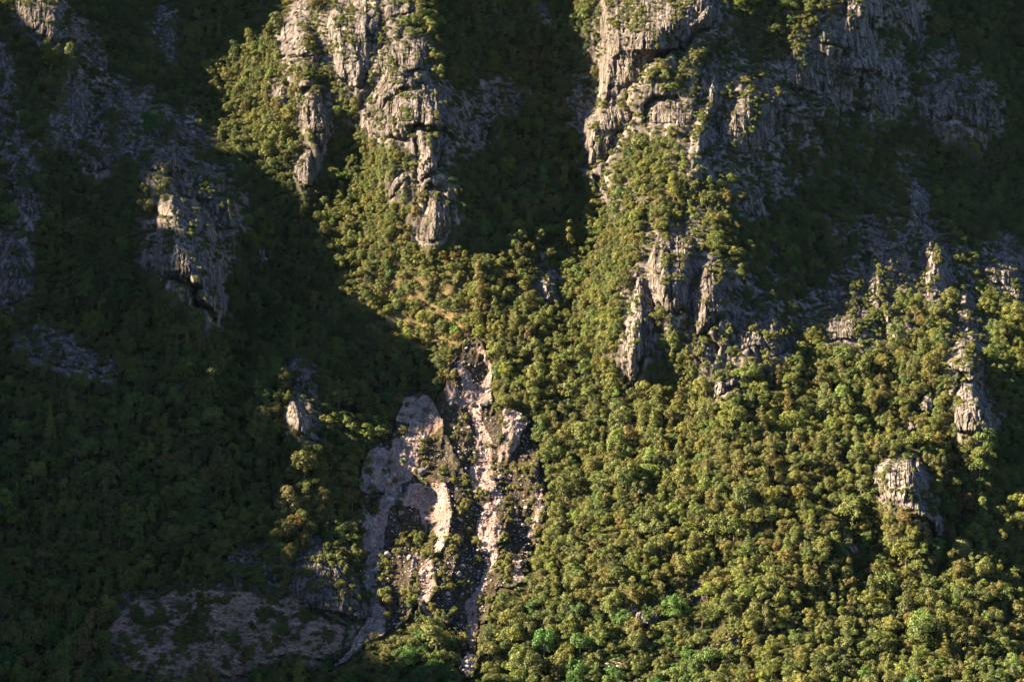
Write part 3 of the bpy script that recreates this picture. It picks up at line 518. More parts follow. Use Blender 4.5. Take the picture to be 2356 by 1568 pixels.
# ------------------------------------------------------------------ rock faces
def build_crag(i, name, label, cat, prm, poly):
    P = prm['P']
    xs_ = [p[0] for p in poly]; ys_ = [p[1] for p in poly]
    s = 1.7
    X, Y = np.meshgrid(np.arange(min(xs_)-20, max(xs_)+20, s), np.arange(min(ys_)-20, max(ys_)+20, s))
    wx = X+9*fbm(X/26, Y/34, 100+i, 4, .6)+2.2*vnoise(X/4, Y/6, 130+i); wy = Y+13*fbm(X/20, Y/34, 200+i, 4, .6)+2.5*vnoise(X/3.5, Y/6, 230+i)
    ins = inpoly(wx, wy, poly)
    m, base = crag_base(ins, prm, s, 3)
    A_ = X*.27; Z_ = -Y*.27
    sat = np.clip(m/3.0, 0, 1)
    big = min(1.0, .35+P/30)
    bank = prm.get('bank')
    if bank:
        zz = Z_+A_*.32+1.2*fbm(A_/9, Z_/9, 61, 3)
        n = .6*ridged(A_/9, zz/1.5, 62, 3)+2.8*fbm(A_/16, Z_/12, 63, 4)+2.2*ridged((A_-Z_*.4)/9, Z_/25, 64, 3)+.8*fbm(A_/2.2, Z_/1.8, 65, 3)
    else:
        wv, dx, dy, e = worley(A_/5.5+.4*fbm(A_/8, Z_/8, 70+i), Z_/19+.35*fbm(A_/8, Z_/12, 71+i), 72+i)
        tl = hsh(np.floor(wv*9973).astype(np.int64), np.zeros(wv.shape, np.int64), 3)-.5
        n = big*(3.2*(wv-.5)+3.2*tl*dx+1.2*dy*wv-1.5*np.exp(-e/.09))
        wv2, dx2, dy2, e2 = worley(A_/1.9, Z_/6.5+.2*vnoise(A_, Z_, 4), 82+i)
        n = n+big*(1.5*(wv2-.5)+1.6*(wv2-.5)*dx2-.7*np.exp(-e2/.12))
        n = n+big*(1.9*ridged(A_/4.5+.25*vnoise(A_/3, Z_/6, 5), Z_/34, 90+i, 3)+1.6*fbm(A_/9, Z_/9, 91+i, 3))
        ph = Z_/8.0+.6*fbm(A_/11, Z_/14, 92+i, 2); sw = ph-np.floor(ph)
        n = n+big*.8*(.5-np.where(sw < .86, sw/.86, (1-sw)/.14))*sstep(-.2, .3, vnoise(A_/12, Z_/20, 93+i))
        n = n+.75*fbm(A_/1.3, Z_/2.6, 94+i, 3, .65)
    pr = -2.5+np.where(ins, base+2.0+n*sat, -4.0)
    D0 = blur(depth(X, Y, GD0), 4)
    V = point(X, Y, D0-pr).reshape(-1, 3)
    k = blur(ins.astype(float), 2) > .01
    keep = k[:-1, :-1] & k[1:, 1:] & k[1:, :-1] & k[:-1, 1:]
    F = grid_faces(np.arange(X.size).reshape(X.shape), keep)
    V, F, _ = compact(V, F, {})
    c = V.mean(0)
    w = prm.get('warm_lit', 0)
    o = mesh_obj(name, V-c, F, M_BANK if bank else (M_WARM_LIT if w else M_ROCK), False)
    o.location = c
    tag(o, label, cat)
    return X, Y, ins, D0-pr
CRAG_SURF = [build_crag(i, *c) for i, c in enumerate(CRAGS)]

# ------------------------------------------------------------------ unseen spur added to the left, its crest shaped to shade the left half
SHADE = [[(0,-200),(650,-200),(640,70),(500,105),(240,105),(300,200),(330,230),(480,340),(540,460),(600,430),(700,430),(712,560),(735,640),(825,690),(895,730),(995,770),(1050,810),(1040,870),(1000,900),(920,915),(870,1000),(830,1080),(818,1300),(830,1400),(760,1545),(-200,1545),(-200,0)]]
LIT = [([(835,1080),(890,1080),(905,1420),(850,1440),(835,1300)], 2.2), ([(260,135),(480,140),(690,200),(700,390),(580,390),(490,320),(400,250)], 2.0), ([(725,430),(1000,500),(1400,560),(2356,700),(2356,1568),(1525,1568),(1485,1415),(1100,1395),(1020,1340),(1000,1130),(1085,1085),(1135,850),(1085,785),(1005,752),(905,705),(835,665),(745,600)], 1.0),
       ([(760,60),(900,60),(1000,380),(900,400)], 1.0)]
XS = -720.0
def build_shade_spur():
    ah = np.array([S[1], -S[0], 0.0]); ah /= np.linalg.norm(ah); bh = np.cross(ah, S); bh *= np.sign(bh[2])
    P0 = point(PX, PY, GD).reshape(-1, 3); w = np.zeros(len(P0))
    for pl in SHADE: w = np.where(inpoly(PX, PY, pl).ravel(), -1.0, w)
    for pl, k in LIT: w = np.where(inpoly(PX, PY, pl).ravel(), k, w)
    Pk = []
    for word, yy_, rep in (('stubby', 530, 6), ('rock spike in front', 985, 5)):      # two pillars tall enough to stand in the sun
        k = CRAG_SURF[[i for i, c in enumerate(CRAGS) if word in c[1] and 'pillar' in c[0] and (word == 'stubby' and 'stubby rock' in c[1] or word != 'stubby')][0]]
        m = k[2] & (k[1] < yy_); Pk += [point(k[0][m], k[1][m], k[3][m])]*rep
    Pc = np.concatenate(Pk)
    P0 = np.concatenate([P0[w != 0], Pc]); w = np.concatenate([w[w != 0], np.full(len(Pc), 1.0)])
    A_ = P0@ah; B_ = P0@bh
    # along the ridge: the crest height that best parts what lies in shade from what the sun reaches
    bins = np.arange(A_.min(), A_.max(), 7.0); ca, cb = [], []
    for a0 in bins:
        m = np.abs(A_-a0-3.5) < 6
        if m.sum() < 25: continue
        o = np.argsort(B_[m]); b_ = B_[m][o]; ww = w[m][o]
        gain = np.concatenate([[0], np.cumsum(-ww)])
        j = int(np.argmax(gain)); bb = np.concatenate([[b_[0]-30], b_])
        ca.append(a0+3.5); cb.append(bb[j])
    ca = np.array(ca); cb = np.array(cb)
    for _ in range(2): cb[1:-1] = np.median(np.stack([cb[:-2], cb[1:-1], cb[2:]]), 0)
    cb[1:-1] = .25*cb[:-2]+.5*cb[1:-1]+.25*cb[2:]
    q = ca[:, None]*ah+cb[:, None]*bh
    q = q+S[None, :]*((XS-q[:, 0])/S[0])[:, None]
    o = np.argsort(q[:, 1]); ys, zs = q[o, 1], q[o, 2]+3.0
    yy = np.arange(ys[0]-500, ys[-1]+700, 5.0)
    # a running upper outline along the ridge, so that every shaded point has rock above it
    zz = np.interp(yy, ys, zs)
    zz = np.where(yy < ys[0], zs[0]-(ys[0]-yy)*.9, zz); zz = np.where(yy > ys[-1], zs[-1]+0*yy, zz)
    zz = np.maximum(zz+2.5*fbm(yy/40, yy*0, 5, 3), 5)
    prof = np.array([(-560, 0.0), (-300, .52), (-120, .80), (-45, .93), (-12, .985), (0, 1.0), (14, .965), (50, .84), (120, .62), (210, .33), (320, 0.0)])
    tt = np.arange(0, len(prof)-1+.01, .5)
    po = np.interp(tt, np.arange(len(prof)), prof[:, 0]); pf = np.interp(tt, np.arange(len(prof)), prof[:, 1])
    YY, K = np.meshgrid(yy, np.arange(len(tt)), indexing='ij')
    ZZ = zz[:, None]*pf[None, :]
    XX = XS+po[None, :]+0*YY
    bump = (np.abs(pf-1) > 1e-6)*1.0
    ZZ = np.maximum(ZZ+bump[None, :]*7*fbm(XX/40, YY/40, 9, 3), -2)*1.0
    V = np.stack([XX, YY, ZZ], -1).reshape(-1, 3)
    F = grid_faces(np.arange(YY.size).reshape(YY.shape), np.ones((YY.shape[0]-1, YY.shape[1]-1), bool))
    o = mesh_obj('shade_spur', V, F, M_GROUND, True, {'dry': np.zeros(len(V))}); o['kind'] = 'structure'
build_shade_spur()
gv = mesh_obj('valley_ground', [(-3000,-2500,-3),(3000,-2500,-3),(3000,3000,-3),(-3000,3000,-3)], [(0,1,2,3)], m_valley); gv['kind'] = 'structure'

# ------------------------------------------------------------------ trees
def leaf_cloud(rng, clumps, per, size, flat=.0):
    """many small leaf sprays spread over clump shells; clumps = (x, y, z, r)"""
    V = []; F = []
    for (cx, cy, cz, r) in clumps:
        n = int(per*r*r)
        d = rng.normal(size=(n, 3)); d /= np.linalg.norm(d, axis=1)[:, None]
        d[:, 2] = np.where(d[:, 2] < -.45, -d[:, 2], d[:, 2])
        rad = r*(.72+.36*rng.random(n)**.7)
        p = np.array([cx, cy, cz])+d*rad[:, None]*np.array([1, 1, .88])
        nr = d+rng.normal(size=(n, 3))*.36; nr[:, 2] += .15; nr /= np.linalg.norm(nr, axis=1)[:, None]
        a = np.cross(nr, rng.normal(size=(n, 3))); a /= np.linalg.norm(a, axis=1)[:, None]
        b = np.cross(nr, a)
        s1 = size*(.6+.8*rng.random(n))[:, None]; s2 = s1*(.55+.35*rng.random(n))[:, None]
        k = len(V)*0
        q = np.stack([p-a*s1, p-b*s2+nr*s1*.12, p+a*s1, p+b*s2+nr*s1*.12], 1)
        V.append(q.reshape(-1, 3))
    V = np.concatenate(V); F = np.arange(len(V)).reshape(-1, 4)
    return V, F
def crown_shape(rng, kind):
    cl = []
    if kind == 'round':
        n = rng.integers(19, 27); h = rng.uniform(.85, 1.15)
        for k in range(n):
            z = rng.uniform(-.75, 1); th = rng.uniform(0, 6.283); rr = math.sqrt(max(0, 1-z*z*.85))*rng.uniform(.6, 1.0)
            cl.append((rr*.37*math.cos(th), rr*.37*math.sin(th), (.46+.36*z)*h, rng.uniform(.10, .19)))
        cl.append((0, 0, .45*h, .27))
    elif kind == 'upright':
        n = rng.integers(17, 23)
        for k in range(n):
            z = rng.uniform(-.1, 1); th = rng.uniform(0, 6.283); rr = (1-.7*max(z, 0))*rng.uniform(.45, 1)*.31
            cl.append((rr*math.cos(th), rr*math.sin(th), .22+z*.95, rng.uniform(.09, .17)))
        cl.append((0, 0, .45, .22)); cl.append((0, 0, .8, .16))
    elif kind == 'spreading':
        n = rng.integers(20, 27)
        for k in range(n):
            th = rng.uniform(0, 6.283); rr = math.sqrt(rng.random())*.46
            cl.append((rr*math.cos(th), rr*math.sin(th), .56-.5*rr*rr/.2*.5+rng.uniform(-.14, .10), rng.uniform(.10, .18)))
        cl.append((0, 0, .36, .24))
    elif kind == 'bush':
        n = rng.integers(9, 14)
        for k in range(n):
            th = rng.uniform(0, 6.283); rr = math.sqrt(rng.random())*.36
            cl.append((rr*math.cos(th), rr*math.sin(th), .12+.30*rng.random(), rng.uniform(.12, .20)))
    elif kind == 'conifer':
        for k in range(9):
            z = k/8
            for j in range(6 if k < 6 else 3):
                th = j*1.047+k*.5; rr = .30*(1-z)*rng.uniform(.7, 1.1)
                cl.append((rr*math.cos(th), rr*math.sin(th), .15+z*1.35, .07+.06*(1-z)))
    return cl
def trunk_mesh(name, rng, h, kind):
    bm = bmesh.new()
    def limb(p, q, r0, r1, n=6):
        p = Vector(p); q = Vector(q); ax = (q-p).normalized(); a = ax.orthogonal().normalized(); b = ax.cross(a)
        lo = [bm.verts.new(p+(a*math.cos(t)+b*math.sin(t))*r0) for t in [6.283*i/n for i in range(n)]]
        hi = [bm.verts.new(q+(a*math.cos(t)+b*math.sin(t))*r1) for t in [6.283*i/n for i in range(n)]]
        for i in range(n): bm.faces.new((lo[i], lo[(i+1) % n], hi[(i+1) % n], hi[i]))
        bm.faces.new(hi); bm.faces.new(lo[::-1])
    lean = rng.uniform(-.04, .04, 2)
    limb((0, 0, -.18), (lean[0], lean[1], h*.45), .032, .022)
    limb((lean[0], lean[1], h*.43), (lean[0]*2, lean[1]*2, h*.85), .022, .008)
    for k in range(4):
        th = k*1.6+rng.uniform(0, .7); z0 = h*rng.uniform(.25, .5)
        limb((lean[0], lean[1], z0), (.27*math.cos(th), .27*math.sin(th), z0+rng.uniform(.16, .3)), .013, .005, 5)
    me = bpy.data.meshes.new(name); bm.to_mesh(me); bm.free(); me.materials.append(m_bark)
    return me
KINDS = ['round']*6+['upright']*3+['spreading']*3+['bush']*4+['conifer']
CROWN, TRUNK = [], []
for k, kd in enumerate(KINDS):
    rng = np.random.default_rng(100+k)
    per = {'bush': 4800, 'conifer': 7000}.get(kd, 6600); size = {'bush': .030, 'conifer': .022}.get(kd, .0215)
    v, f = leaf_cloud(rng, crown_shape(rng, kd), per, size)
    o = mesh_obj('crown', v, f, M_LEAF); CROWN.append(o.data); bpy.data.objects.remove(o)
    TRUNK.append(trunk_mesh('trunk', rng, {'upright': 1.0, 'conifer': 1.4, 'bush': .4}.get(kd, .75), kd))

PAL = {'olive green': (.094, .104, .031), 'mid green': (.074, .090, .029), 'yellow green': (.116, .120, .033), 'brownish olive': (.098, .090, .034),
       'dark green': (.050, .065, .024), 'rust brown': (.100, .078, .034), 'grey green': (.088, .100, .038), 'bright green': (.046, .088, .021)}
def pick_colour(px, py, rng, r1, r2):
    """leaf colour mix: weighted by area, slow change over the hillside (r1, r2) plus chance"""
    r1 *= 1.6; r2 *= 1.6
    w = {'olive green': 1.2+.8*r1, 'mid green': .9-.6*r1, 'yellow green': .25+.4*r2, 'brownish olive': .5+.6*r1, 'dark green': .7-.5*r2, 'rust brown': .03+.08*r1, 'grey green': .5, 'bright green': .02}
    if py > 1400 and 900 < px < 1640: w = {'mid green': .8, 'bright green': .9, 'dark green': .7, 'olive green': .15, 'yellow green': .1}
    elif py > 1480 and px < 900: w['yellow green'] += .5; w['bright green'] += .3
    elif px < 720 or (px < 1050 and 560 < py < 900 and px < 700+(py-560)): w['dark green'] += .7; w['mid green'] += .5  # more dark and mid green at left and along the gully
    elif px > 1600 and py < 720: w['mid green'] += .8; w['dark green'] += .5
    if 780 < px < 1080 and 560 < py < 800: w['brownish olive'] += .9; w['yellow green'] += .4
    ks = list(w); ws = np.clip([w[k] for k in ks], .01, None); ws = ws/ws.sum()
    return ks[rng.choice(len(ks), p=ws)]
class Hash:
    def __init__(s): s.d = {}
    def ok(s, p, r, R=8.0):
        c = (int(p[0]//R), int(p[1]//R), int(p[2]//R))
        for i in (-1, 0, 1):
            for j in (-1, 0, 1):
                for k in (-1, 0, 1):
                    for q, qr in s.d.get((c[0]+i, c[1]+j, c[2]+k), ()):
                        if (q[0]-p[0])**2+(q[1]-p[1])**2+(q[2]-p[2])**2 < ((r+qr)*.5)**2: return False
        s.d.setdefault(c, []).append((p, r)); return True
def scatter(n, seed, mask, spacing, dense):
    """candidate points over the hillside, evenly per square metre, thinned so that they keep their distance"""
    rng = np.random.default_rng(seed)
    P0 = point(PX, PY, GD)
    e1 = P0[1:, :-1]-P0[:-1, :-1]; e2 = P0[:-1, 1:]-P0[:-1, :-1]
    area = np.linalg.norm(np.cross(e1, e2), axis=-1)
    tot = area.ravel(); c = rng.choice(len(tot), n, p=tot/tot.sum())
    cy, cx = np.divmod(c, area.shape[1])
    px = GX0+(cx+rng.random(n))*GS; py = GY0+(cy+rng.random(n))*GS
    keep = rng.random(n) < mask(px, py)
    px, py = px[keep], py[keep]
    pt = point(px, py, depth(px, py))
    sz = spacing(px, py, rng)
    H = Hash(); out = []
    for i in range(len(px)):
        if H.ok(pt[i], sz[i]*dense): out.append(i)
    return px[out], py[out], pt[out], sz[out]
near = GMASK > .5
near |= np.roll(near, 1, 1) | np.roll(near, -1, 1)
inner = near.copy()
for k in range(1, 8): inner |= np.roll(near, k, 0)                # crowns must not hide the foot of a face
clear = GSLIDE > .5
for k in range(1, 14): clear |= np.roll(GSLIDE > .5, k, 0)
clear |= np.roll(clear, 1, 1) | np.roll(clear, -1, 1)
inner_bush = (GMASK > .5) | np.roll(GMASK > .5, 1, 0)
def tree_mask(px, py):
    m = np.where(gsample(inner, px, py), 0.0, 1.0)
    m = np.where(gsample(clear, px, py), 0.0, m)
    dry = gsample(GDRY, px, py)
    m = m*(1-.6*np.clip(dry*1.2, 0, 1))
    patch = fbm(px/70, py/60, 301, 3)
    rocky = sstep(.28, .5, patch)*np.where(py < 1000, .55, .2)        # thin woods where rock shows between the crowns
    return m*(1-rocky)*(1-.93*gsample(GROCK, px, py))
def tree_size(px, py, rng):
    b = 3.6+1.2*fbm(px/120, py/120, 303, 2)+1.25*sstep(400, 1100, py)+np.where((py > 1400) & (px > 950) & (px < 1640), .5, 0)
    return np.clip(b*np.exp(rng.normal(size=px.shape)*.36), 1.9, 9.5)
tx, ty, tp, ts = scatter(130000, 5, tree_mask, tree_size, .80)
def bush_mask(px, py):
    m = np.where(gsample(inner_bush, px, py), 0.0, 1.0)
    return np.where(gsample(GSLIDE, px, py) > .5, 0.0, m)
def bush_size(px, py, rng): return np.clip((1.9+.5*gsample(GROCK, px, py))*np.exp(rng.normal(size=px.shape)*.3), 1.0, 3.6)
bx, by, bp, bs = scatter(60000, 6, bush_mask, bush_size, .78)
# tufts on ledges of the rock faces
ux, uy, up = [], [], []
for (prm, surf) in zip([c[3] for c in CRAGS], CRAG_SURF):
    X, Y, ins, D = surf
    m = ins & (Y > -60)
    g = np.zeros(D.shape); g[1:-1, 1:-1] = (D[:-2, 1:-1]-D[2:, 1:-1])            # ledges: surface runs back quickly as it rises
    pat = sstep(.0, .35, fbm(X/26, Y/30, 401, 3))
    w = np.where(m, .06*np.clip(g, 0.14, 2)*(.15+2.0*pat), 0)*(1.6 if prm.get('bank') else 1.0)
    hit = RNG.random(D.shape) < w*.8
    if hit.any():
        ux.append(X[hit]); uy.append(Y[hit]); up.append(point(X[hit], Y[hit], D[hit]))
ux = np.concatenate(ux); uy = np.concatenate(uy); up = np.concatenate(up); us = np.clip(1.5*np.exp(RNG.normal(size=len(ux))*.4), .6, 3.0)
# tufts on the landslide soil
def slide_points(n, seed, where):
    r = np.random.default_rng(seed); x = r.uniform(740, 1262, n); y = r.uniform(760, 1562, n)
    k = where(x, y, r); x, y = x[k], y[k]
    return x, y, point(x, y, slide_depth(x, y))
vx, vy, vp = slide_points(9000, 8, lambda x, y, r: (gsample(blur(GSLIDE, 1), x, y) > .6) & (r.random(len(x)) < np.where(gsample(GSCREE, x, y) > .5, .03, (.5)*(.3+.7*sstep(980, 1200, y))*sstep(-.12, .22, fbm(x/26, y/42, 77, 3)))))
vs = np.clip(2.0*np.exp(RNG.normal(size=len(vx))*.45), .6, 3.8)

class Rec: pass
recs = []
def add_recs(px, py, pt, sz, kinds, grow):
    r1 = fbm(px/150, py/120, 501, 2); r2 = fbm(px/90, py/90, 502, 2)
    for i in range(len(px)):
        q = Rec(); q.px, q.py, q.p, q.s = px[i], py[i], pt[i], sz[i]*grow
        kd = kinds(px[i], py[i]); q.kind = kd
        ch = [k for k, v in enumerate(KINDS) if v == kd]; q.var = ch[RNG.integers(len(ch))]
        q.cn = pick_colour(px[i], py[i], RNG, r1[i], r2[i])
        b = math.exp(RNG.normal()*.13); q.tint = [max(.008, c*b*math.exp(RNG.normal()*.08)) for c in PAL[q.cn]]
        q.rot = RNG.uniform(0, 6.283); q.zs = RNG.uniform(.85, 1.2)
        recs.append(q)
def tkind(x, y):
    r = RNG.random()
    if y > 1400 and 950 < x < 1640: return 'spreading' if r < .35 else 'round'
    return 'round' if r < .62 else ('upright' if r < .80 else ('spreading' if r < .985 else 'conifer'))
mean = np.mean([PAL[k] for k in PAL if k != 'bright green'], 0)
PAL = {k: tuple(np.array((1.0, 1.04, .84))*v if k != 'bright green' else v for v in [np.array(v)])[0] for k, v in PAL.items()}
mean = np.mean([PAL[k] for k in PAL if k != 'bright green'], 0)
PAL = {k: tuple(v if k == 'bright green' else .7*np.array(v)+.3*mean) for k, v in PAL.items()}
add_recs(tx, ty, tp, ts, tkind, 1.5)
n_tree = len(recs)
add_recs(bx, by, bp, bs, lambda x, y: 'bush', 1.5)
add_recs(ux, uy, up, us, lambda x, y: 'bush' if RNG.random() < .8 else 'round', 1.4)
n_hill = len(recs)
add_recs(vx, vy, vp, vs, lambda x, y: 'bush' if RNG.random() < .6 else 'round', 1.4)
for q in recs[n_hill:]:
    if RNG.random() < .5: q.cn = 'brownish olive'; q.tint = [c*1.1 for c in PAL['brownish olive']]
print('trees', n_tree, 'bushes', len(bx), 'ledge', len(ux), 'slide', len(vx))

# ------------------------------------------------------------------ single trees and bushes (largest in the picture), the rest as woodland
LAND = [('the pink rock scar',1482,1418),('the jagged lower right crag',2095,1140),('the little pinkish rock',1955,1243),('the brown bedded bank',480,1470),
 ('the bottom right corner',2356,1568),('the bottom left corner',0,1568),('the left scree chute',850,1420),('the foot of the central scree chute',1080,1530),('the heap of stones',1412,1527),
 ('the shadowed brown bank',1670,1470),('the twin bright rocks',2230,900),('the dark rock gap',1595,1365),('the grey chipped face',760,1340),('the leaning rock fin',710,920),
 ('the bright edged tower',1460,780),('the squat notched tower',1645,690),('the right edge of the landslide',1250,1150),('the stubby lit pillar',430,600),('the great rock tower',1420,250),
 ('the arched overhang',1965,745),('the cone shaped crag',2210,230),('the central cliff',960,250),('the ochre streaked cliff',2000,130),('the long dark crag',150,830),
 ('the lit knob in the central wood',1262,660),('the streaked left cliff',260,290),('the bright rock head',690,90),('the dry grassy patch',950,735),('the smooth rock tongue',2140,570),
 ('the middle of the right hand wood',1800,1150),('the right edge, low down',2356,1330),('the left edge, low down',0,1250),('the open lit slope below the towers',1500,1050),
 ('the dim middle of the lower left wood',330,1180),('the bottom edge, three quarters across',1760,1568),('the bottom edge, far right of centre',2050,1568),('the sunlit wood right of the scree',1400,1260),
 ('the lit wood under the jagged crag',2130,1350),('the little gap at the lower right',1860,1400)]
ORD = ['leftmost', 'second from left', 'third from left', 'fourth from left', 'fifth from left', 'sixth from left', 'seventh from left', 'eighth from left', 'ninth from left', 'tenth from left', 'eleventh from left', 'twelfth from left', 'thirteenth from left', 'fourteenth from left', 'fifteenth from left', 'sixteenth from left']
SHAPE = {'round': 'round', 'upright': 'slim upright', 'spreading': 'broad topped', 'conifer': 'pointed conifer', 'bush': 'low'}
def describe(q, noun):
    b = min(LAND, key=lambda l: (l[1]-q.px)**2+(l[2]-q.py)**2)
    dx, dy = q.px-b[1], q.py-b[2]
    if 'corner' in b[0] or 'edge,' in b[0] or 'middle' in b[0] or 'wood' in b[0] or 'slope' in b[0]: rel = 'near'
    elif abs(dx) > abs(dy): rel = 'right of' if dx > 0 else 'left of'
    else: rel = 'below' if dy > 0 else 'above'
    size = 'big' if q.s*1200/np.linalg.norm(q.p) > 7.6 else ('small' if q.s*1200/np.linalg.norm(q.p) < 3.2 else 'middling')
    s = f'{size} {SHAPE[q.kind]} {q.cn} {noun} {rel} {b[0]}'
    return (s if len(s.split()) < 16 else s.replace(' the ', ' ')), b[0]
def relabel(objs):
    by = {}
    for o in objs: by.setdefault(o[0]['label'], []).append(o)
    for lab, l in by.items():
        if len(l) > 1:
            l.sort(key=lambda e: e[1].px)
            for k, (o, q) in enumerate(l):
                s = lab+', '+ORD[k] if k < len(ORD) else lab
                if len(s.split()) > 16: s = s.replace('middling ', '').replace('big ', '').replace('small ', '')
                if len(s.split()) > 16: s = s.replace(' the ', ' ')
                o['label'] = s
def in_frame(q): return 5 < q.px < 2350 and 8 < q.py < 1562
order = sorted([i for i in range(len(recs)) if in_frame(recs[i])], key=lambda i: -recs[i].s/np.linalg.norm(recs[i].p))
trees_i = [i for i in order if recs[i].kind != 'bush' and i < n_tree][:292]
for k in range(len(KINDS)):                                   # at least one single plant of every habit
    if KINDS[k] != 'bush' and not any(recs[i].var == k for i in trees_i):
        trees_i.append(next(i for i in order if recs[i].var == k))
# a bush standing clear on the landslide shows; one under the trees does not
bush_i = [i for i in order if i >= n_hill][:230]+[i for i in order if n_tree+len(bx) <= i < n_hill][:60]
for k in range(len(KINDS)):
    if KINDS[k] == 'bush' and not any(recs[i].var == k for i in bush_i): bush_i.append(next(i for i in order if recs[i].var == k))
PROTO_C, PROTO_T = {}, {}
def plant(q, name, noun, group, crown='crown', trunk='trunk'):
    r = bpy.data.objects.new(name, None); COL.objects.link(r); r.empty_display_size = .2
    r.location = q.p; r.rotation_euler = (0, 0, q.rot); r.scale = (q.s, q.s, q.s*q.zs)
    c = bpy.data.objects.new(crown, CROWN[q.var]); COL.objects.link(c); c.parent = r; c['tint'] = [float(v) for v in q.tint]
    t = bpy.data.objects.new(trunk, TRUNK[q.var]); COL.objects.link(t); t.parent = r
    PROTO_C.setdefault(q.var, c); PROTO_T.setdefault(q.var, t)
    lab, near = describe(q, noun)
    tag(r, lab, noun, group)
    return r
single = []
for i in trees_i:
    q = recs[i]
    single.append((plant(q, 'conifer_tree' if q.kind == 'conifer' else 'broadleaf_tree', 'tree', 'broadleaf trees of the mountain wood'), q))
for i in bush_i:
    q = recs[i]
    single.append((plant(q, 'bush', 'bush', 'bushes on the landslide' if i >= n_hill else 'bushes on the rock ledges', 'foliage', 'stem'), q))
relabel(single)
used = set(trees_i) | set(bush_i)

def proto_group():
    ng = bpy.data.node_groups.new('woodland', 'GeometryNodeTree')
    ng.interface.new_socket('Geometry', in_out='INPUT', socket_type='NodeSocketGeometry')
    ng.interface.new_socket('Geometry', in_out='OUTPUT', socket_type='NodeSocketGeometry')
    gi = N(ng, 'NodeGroupInput'); go = N(ng, 'NodeGroupOutput')
    ip = N(ng, 'GeometryNodeInstanceOnPoints')
    join = N(ng, 'GeometryNodeJoinGeometry')
    for k in reversed(range(len(KINDS))):
        j = N(ng, 'GeometryNodeJoinGeometry')
        for ob in (PROTO_C[k], PROTO_T[k]):
            oi = N(ng, 'GeometryNodeObjectInfo'); oi.transform_space = 'ORIGINAL'; oi.inputs[0].default_value = ob
            ng.links.new(oi.outputs['Geometry'], j.inputs[0])
        g2 = N(ng, 'GeometryNodeGeometryToInstance'); ng.links.new(j.outputs[0], g2.inputs[0]); ng.links.new(g2.outputs[0], join.inputs[0])
    def attr(nm, ty):
        a = N(ng, 'GeometryNodeInputNamedAttribute'); a.data_type = ty; a.inputs[0].default_value = nm; return a.outputs[0]
    ng.links.new(gi.outputs[0], ip.inputs['Points']); ng.links.new(join.outputs[0], ip.inputs['Instance'])
    ip.inputs['Pick Instance'].default_value = True
    ng.links.new(attr('habit', 'INT'), ip.inputs['Instance Index'])
    ng.links.new(attr('turn', 'FLOAT_VECTOR'), ip.inputs['Rotation']); ng.links.new(attr('size', 'FLOAT_VECTOR'), ip.inputs['Scale'])
    ng.links.new(ip.outputs[0], go.inputs[0])
    return ng
NG = proto_group()
def wood(name, idx, label=None):
    me = bpy.data.meshes.new(name); n = len(idx)
    me.vertices.add(n); me.vertices.foreach_set('co', np.array([recs[i].p for i in idx], np.float32).ravel())
    a = me.attributes.new('habit', 'INT', 'POINT'); a.data.foreach_set('value', np.array([recs[i].var for i in idx], np.int32))
    a = me.attributes.new('turn', 'FLOAT_VECTOR', 'POINT'); a.data.foreach_set('vector', np.array([(0, 0, recs[i].rot) for i in idx], np.float32).ravel())
    a = me.attributes.new('size', 'FLOAT_VECTOR', 'POINT'); a.data.foreach_set('vector', np.array([(recs[i].s, recs[i].s, recs[i].s*recs[i].zs) for i in idx], np.float32).ravel())
    a = me.attributes.new('tint', 'FLOAT_COLOR', 'POINT'); a.data.foreach_set('color', np.array([(*recs[i].tint, 1) for i in idx], np.float32).ravel())
    me.materials.append(M_LEAF)
    o = bpy.data.objects.new(name, me); COL.objects.link(o); o['kind'] = 'stuff'
    md = o.modifiers.new('woodland', 'NODES'); md.node_group = NG
    return o
wood('forest', [i for i in range(n_tree) if i not in used])
wood('undergrowth', [i for i in range(n_tree, len(recs)) if i not in used])

# ------------------------------------------------------------------ boulders and rubble
def stone_mesh(name, seed, sub, material, sq=(1, .85, .75)):
    bm = bmesh.new(); bmesh.ops.create_icosphere(bm, subdivisions=sub, radius=.5)
    r = np.random.default_rng(seed)
    planes = [(d/np.linalg.norm(d), r.uniform(.24, .44)) for d in r.normal(size=(13, 3))]
    for v in bm.verts:
        p = np.array(v.co)
        for d, h in planes:
            k = p@d
            if k > h: p = p-d*(k-h)*.95
        p = p*np.array(sq)*(1+r.normal()*.012)
        v.co = p
    me = bpy.data.meshes.new(name); bm.to_mesh(me); bm.free(); me.materials.append(material); return me
ST_P = [stone_mesh('boulder', 900+k, 3, M_PALE) for k in range(5)]
ST_D = [stone_mesh('boulder', 920+k, 3, M_DARK, (1, .9, .85)) for k in range(4)]
def put_stone(name, me, px, py, dia, label, group, cat='boulder', sink=.25, rot=None):
    o = bpy.data.objects.new(name, me); COL.objects.link(o)
    p = point(np.array([px]), np.array([py]), slide_depth(px, py))[0]
    o.location = p+np.array([0, -.15*dia, .5*dia-sink*dia]); o.scale = (dia, dia, dia*random.uniform(.85, 1.1))
    o.rotation_euler = rot or (random.uniform(-.4, .4), random.uniform(-.4, .4), random.uniform(0, 6.28))
    tag(o, label, cat, group); return o
def A(x, y): return za((x, y))[0]
def B(x, y): return zb((x, y))[0]
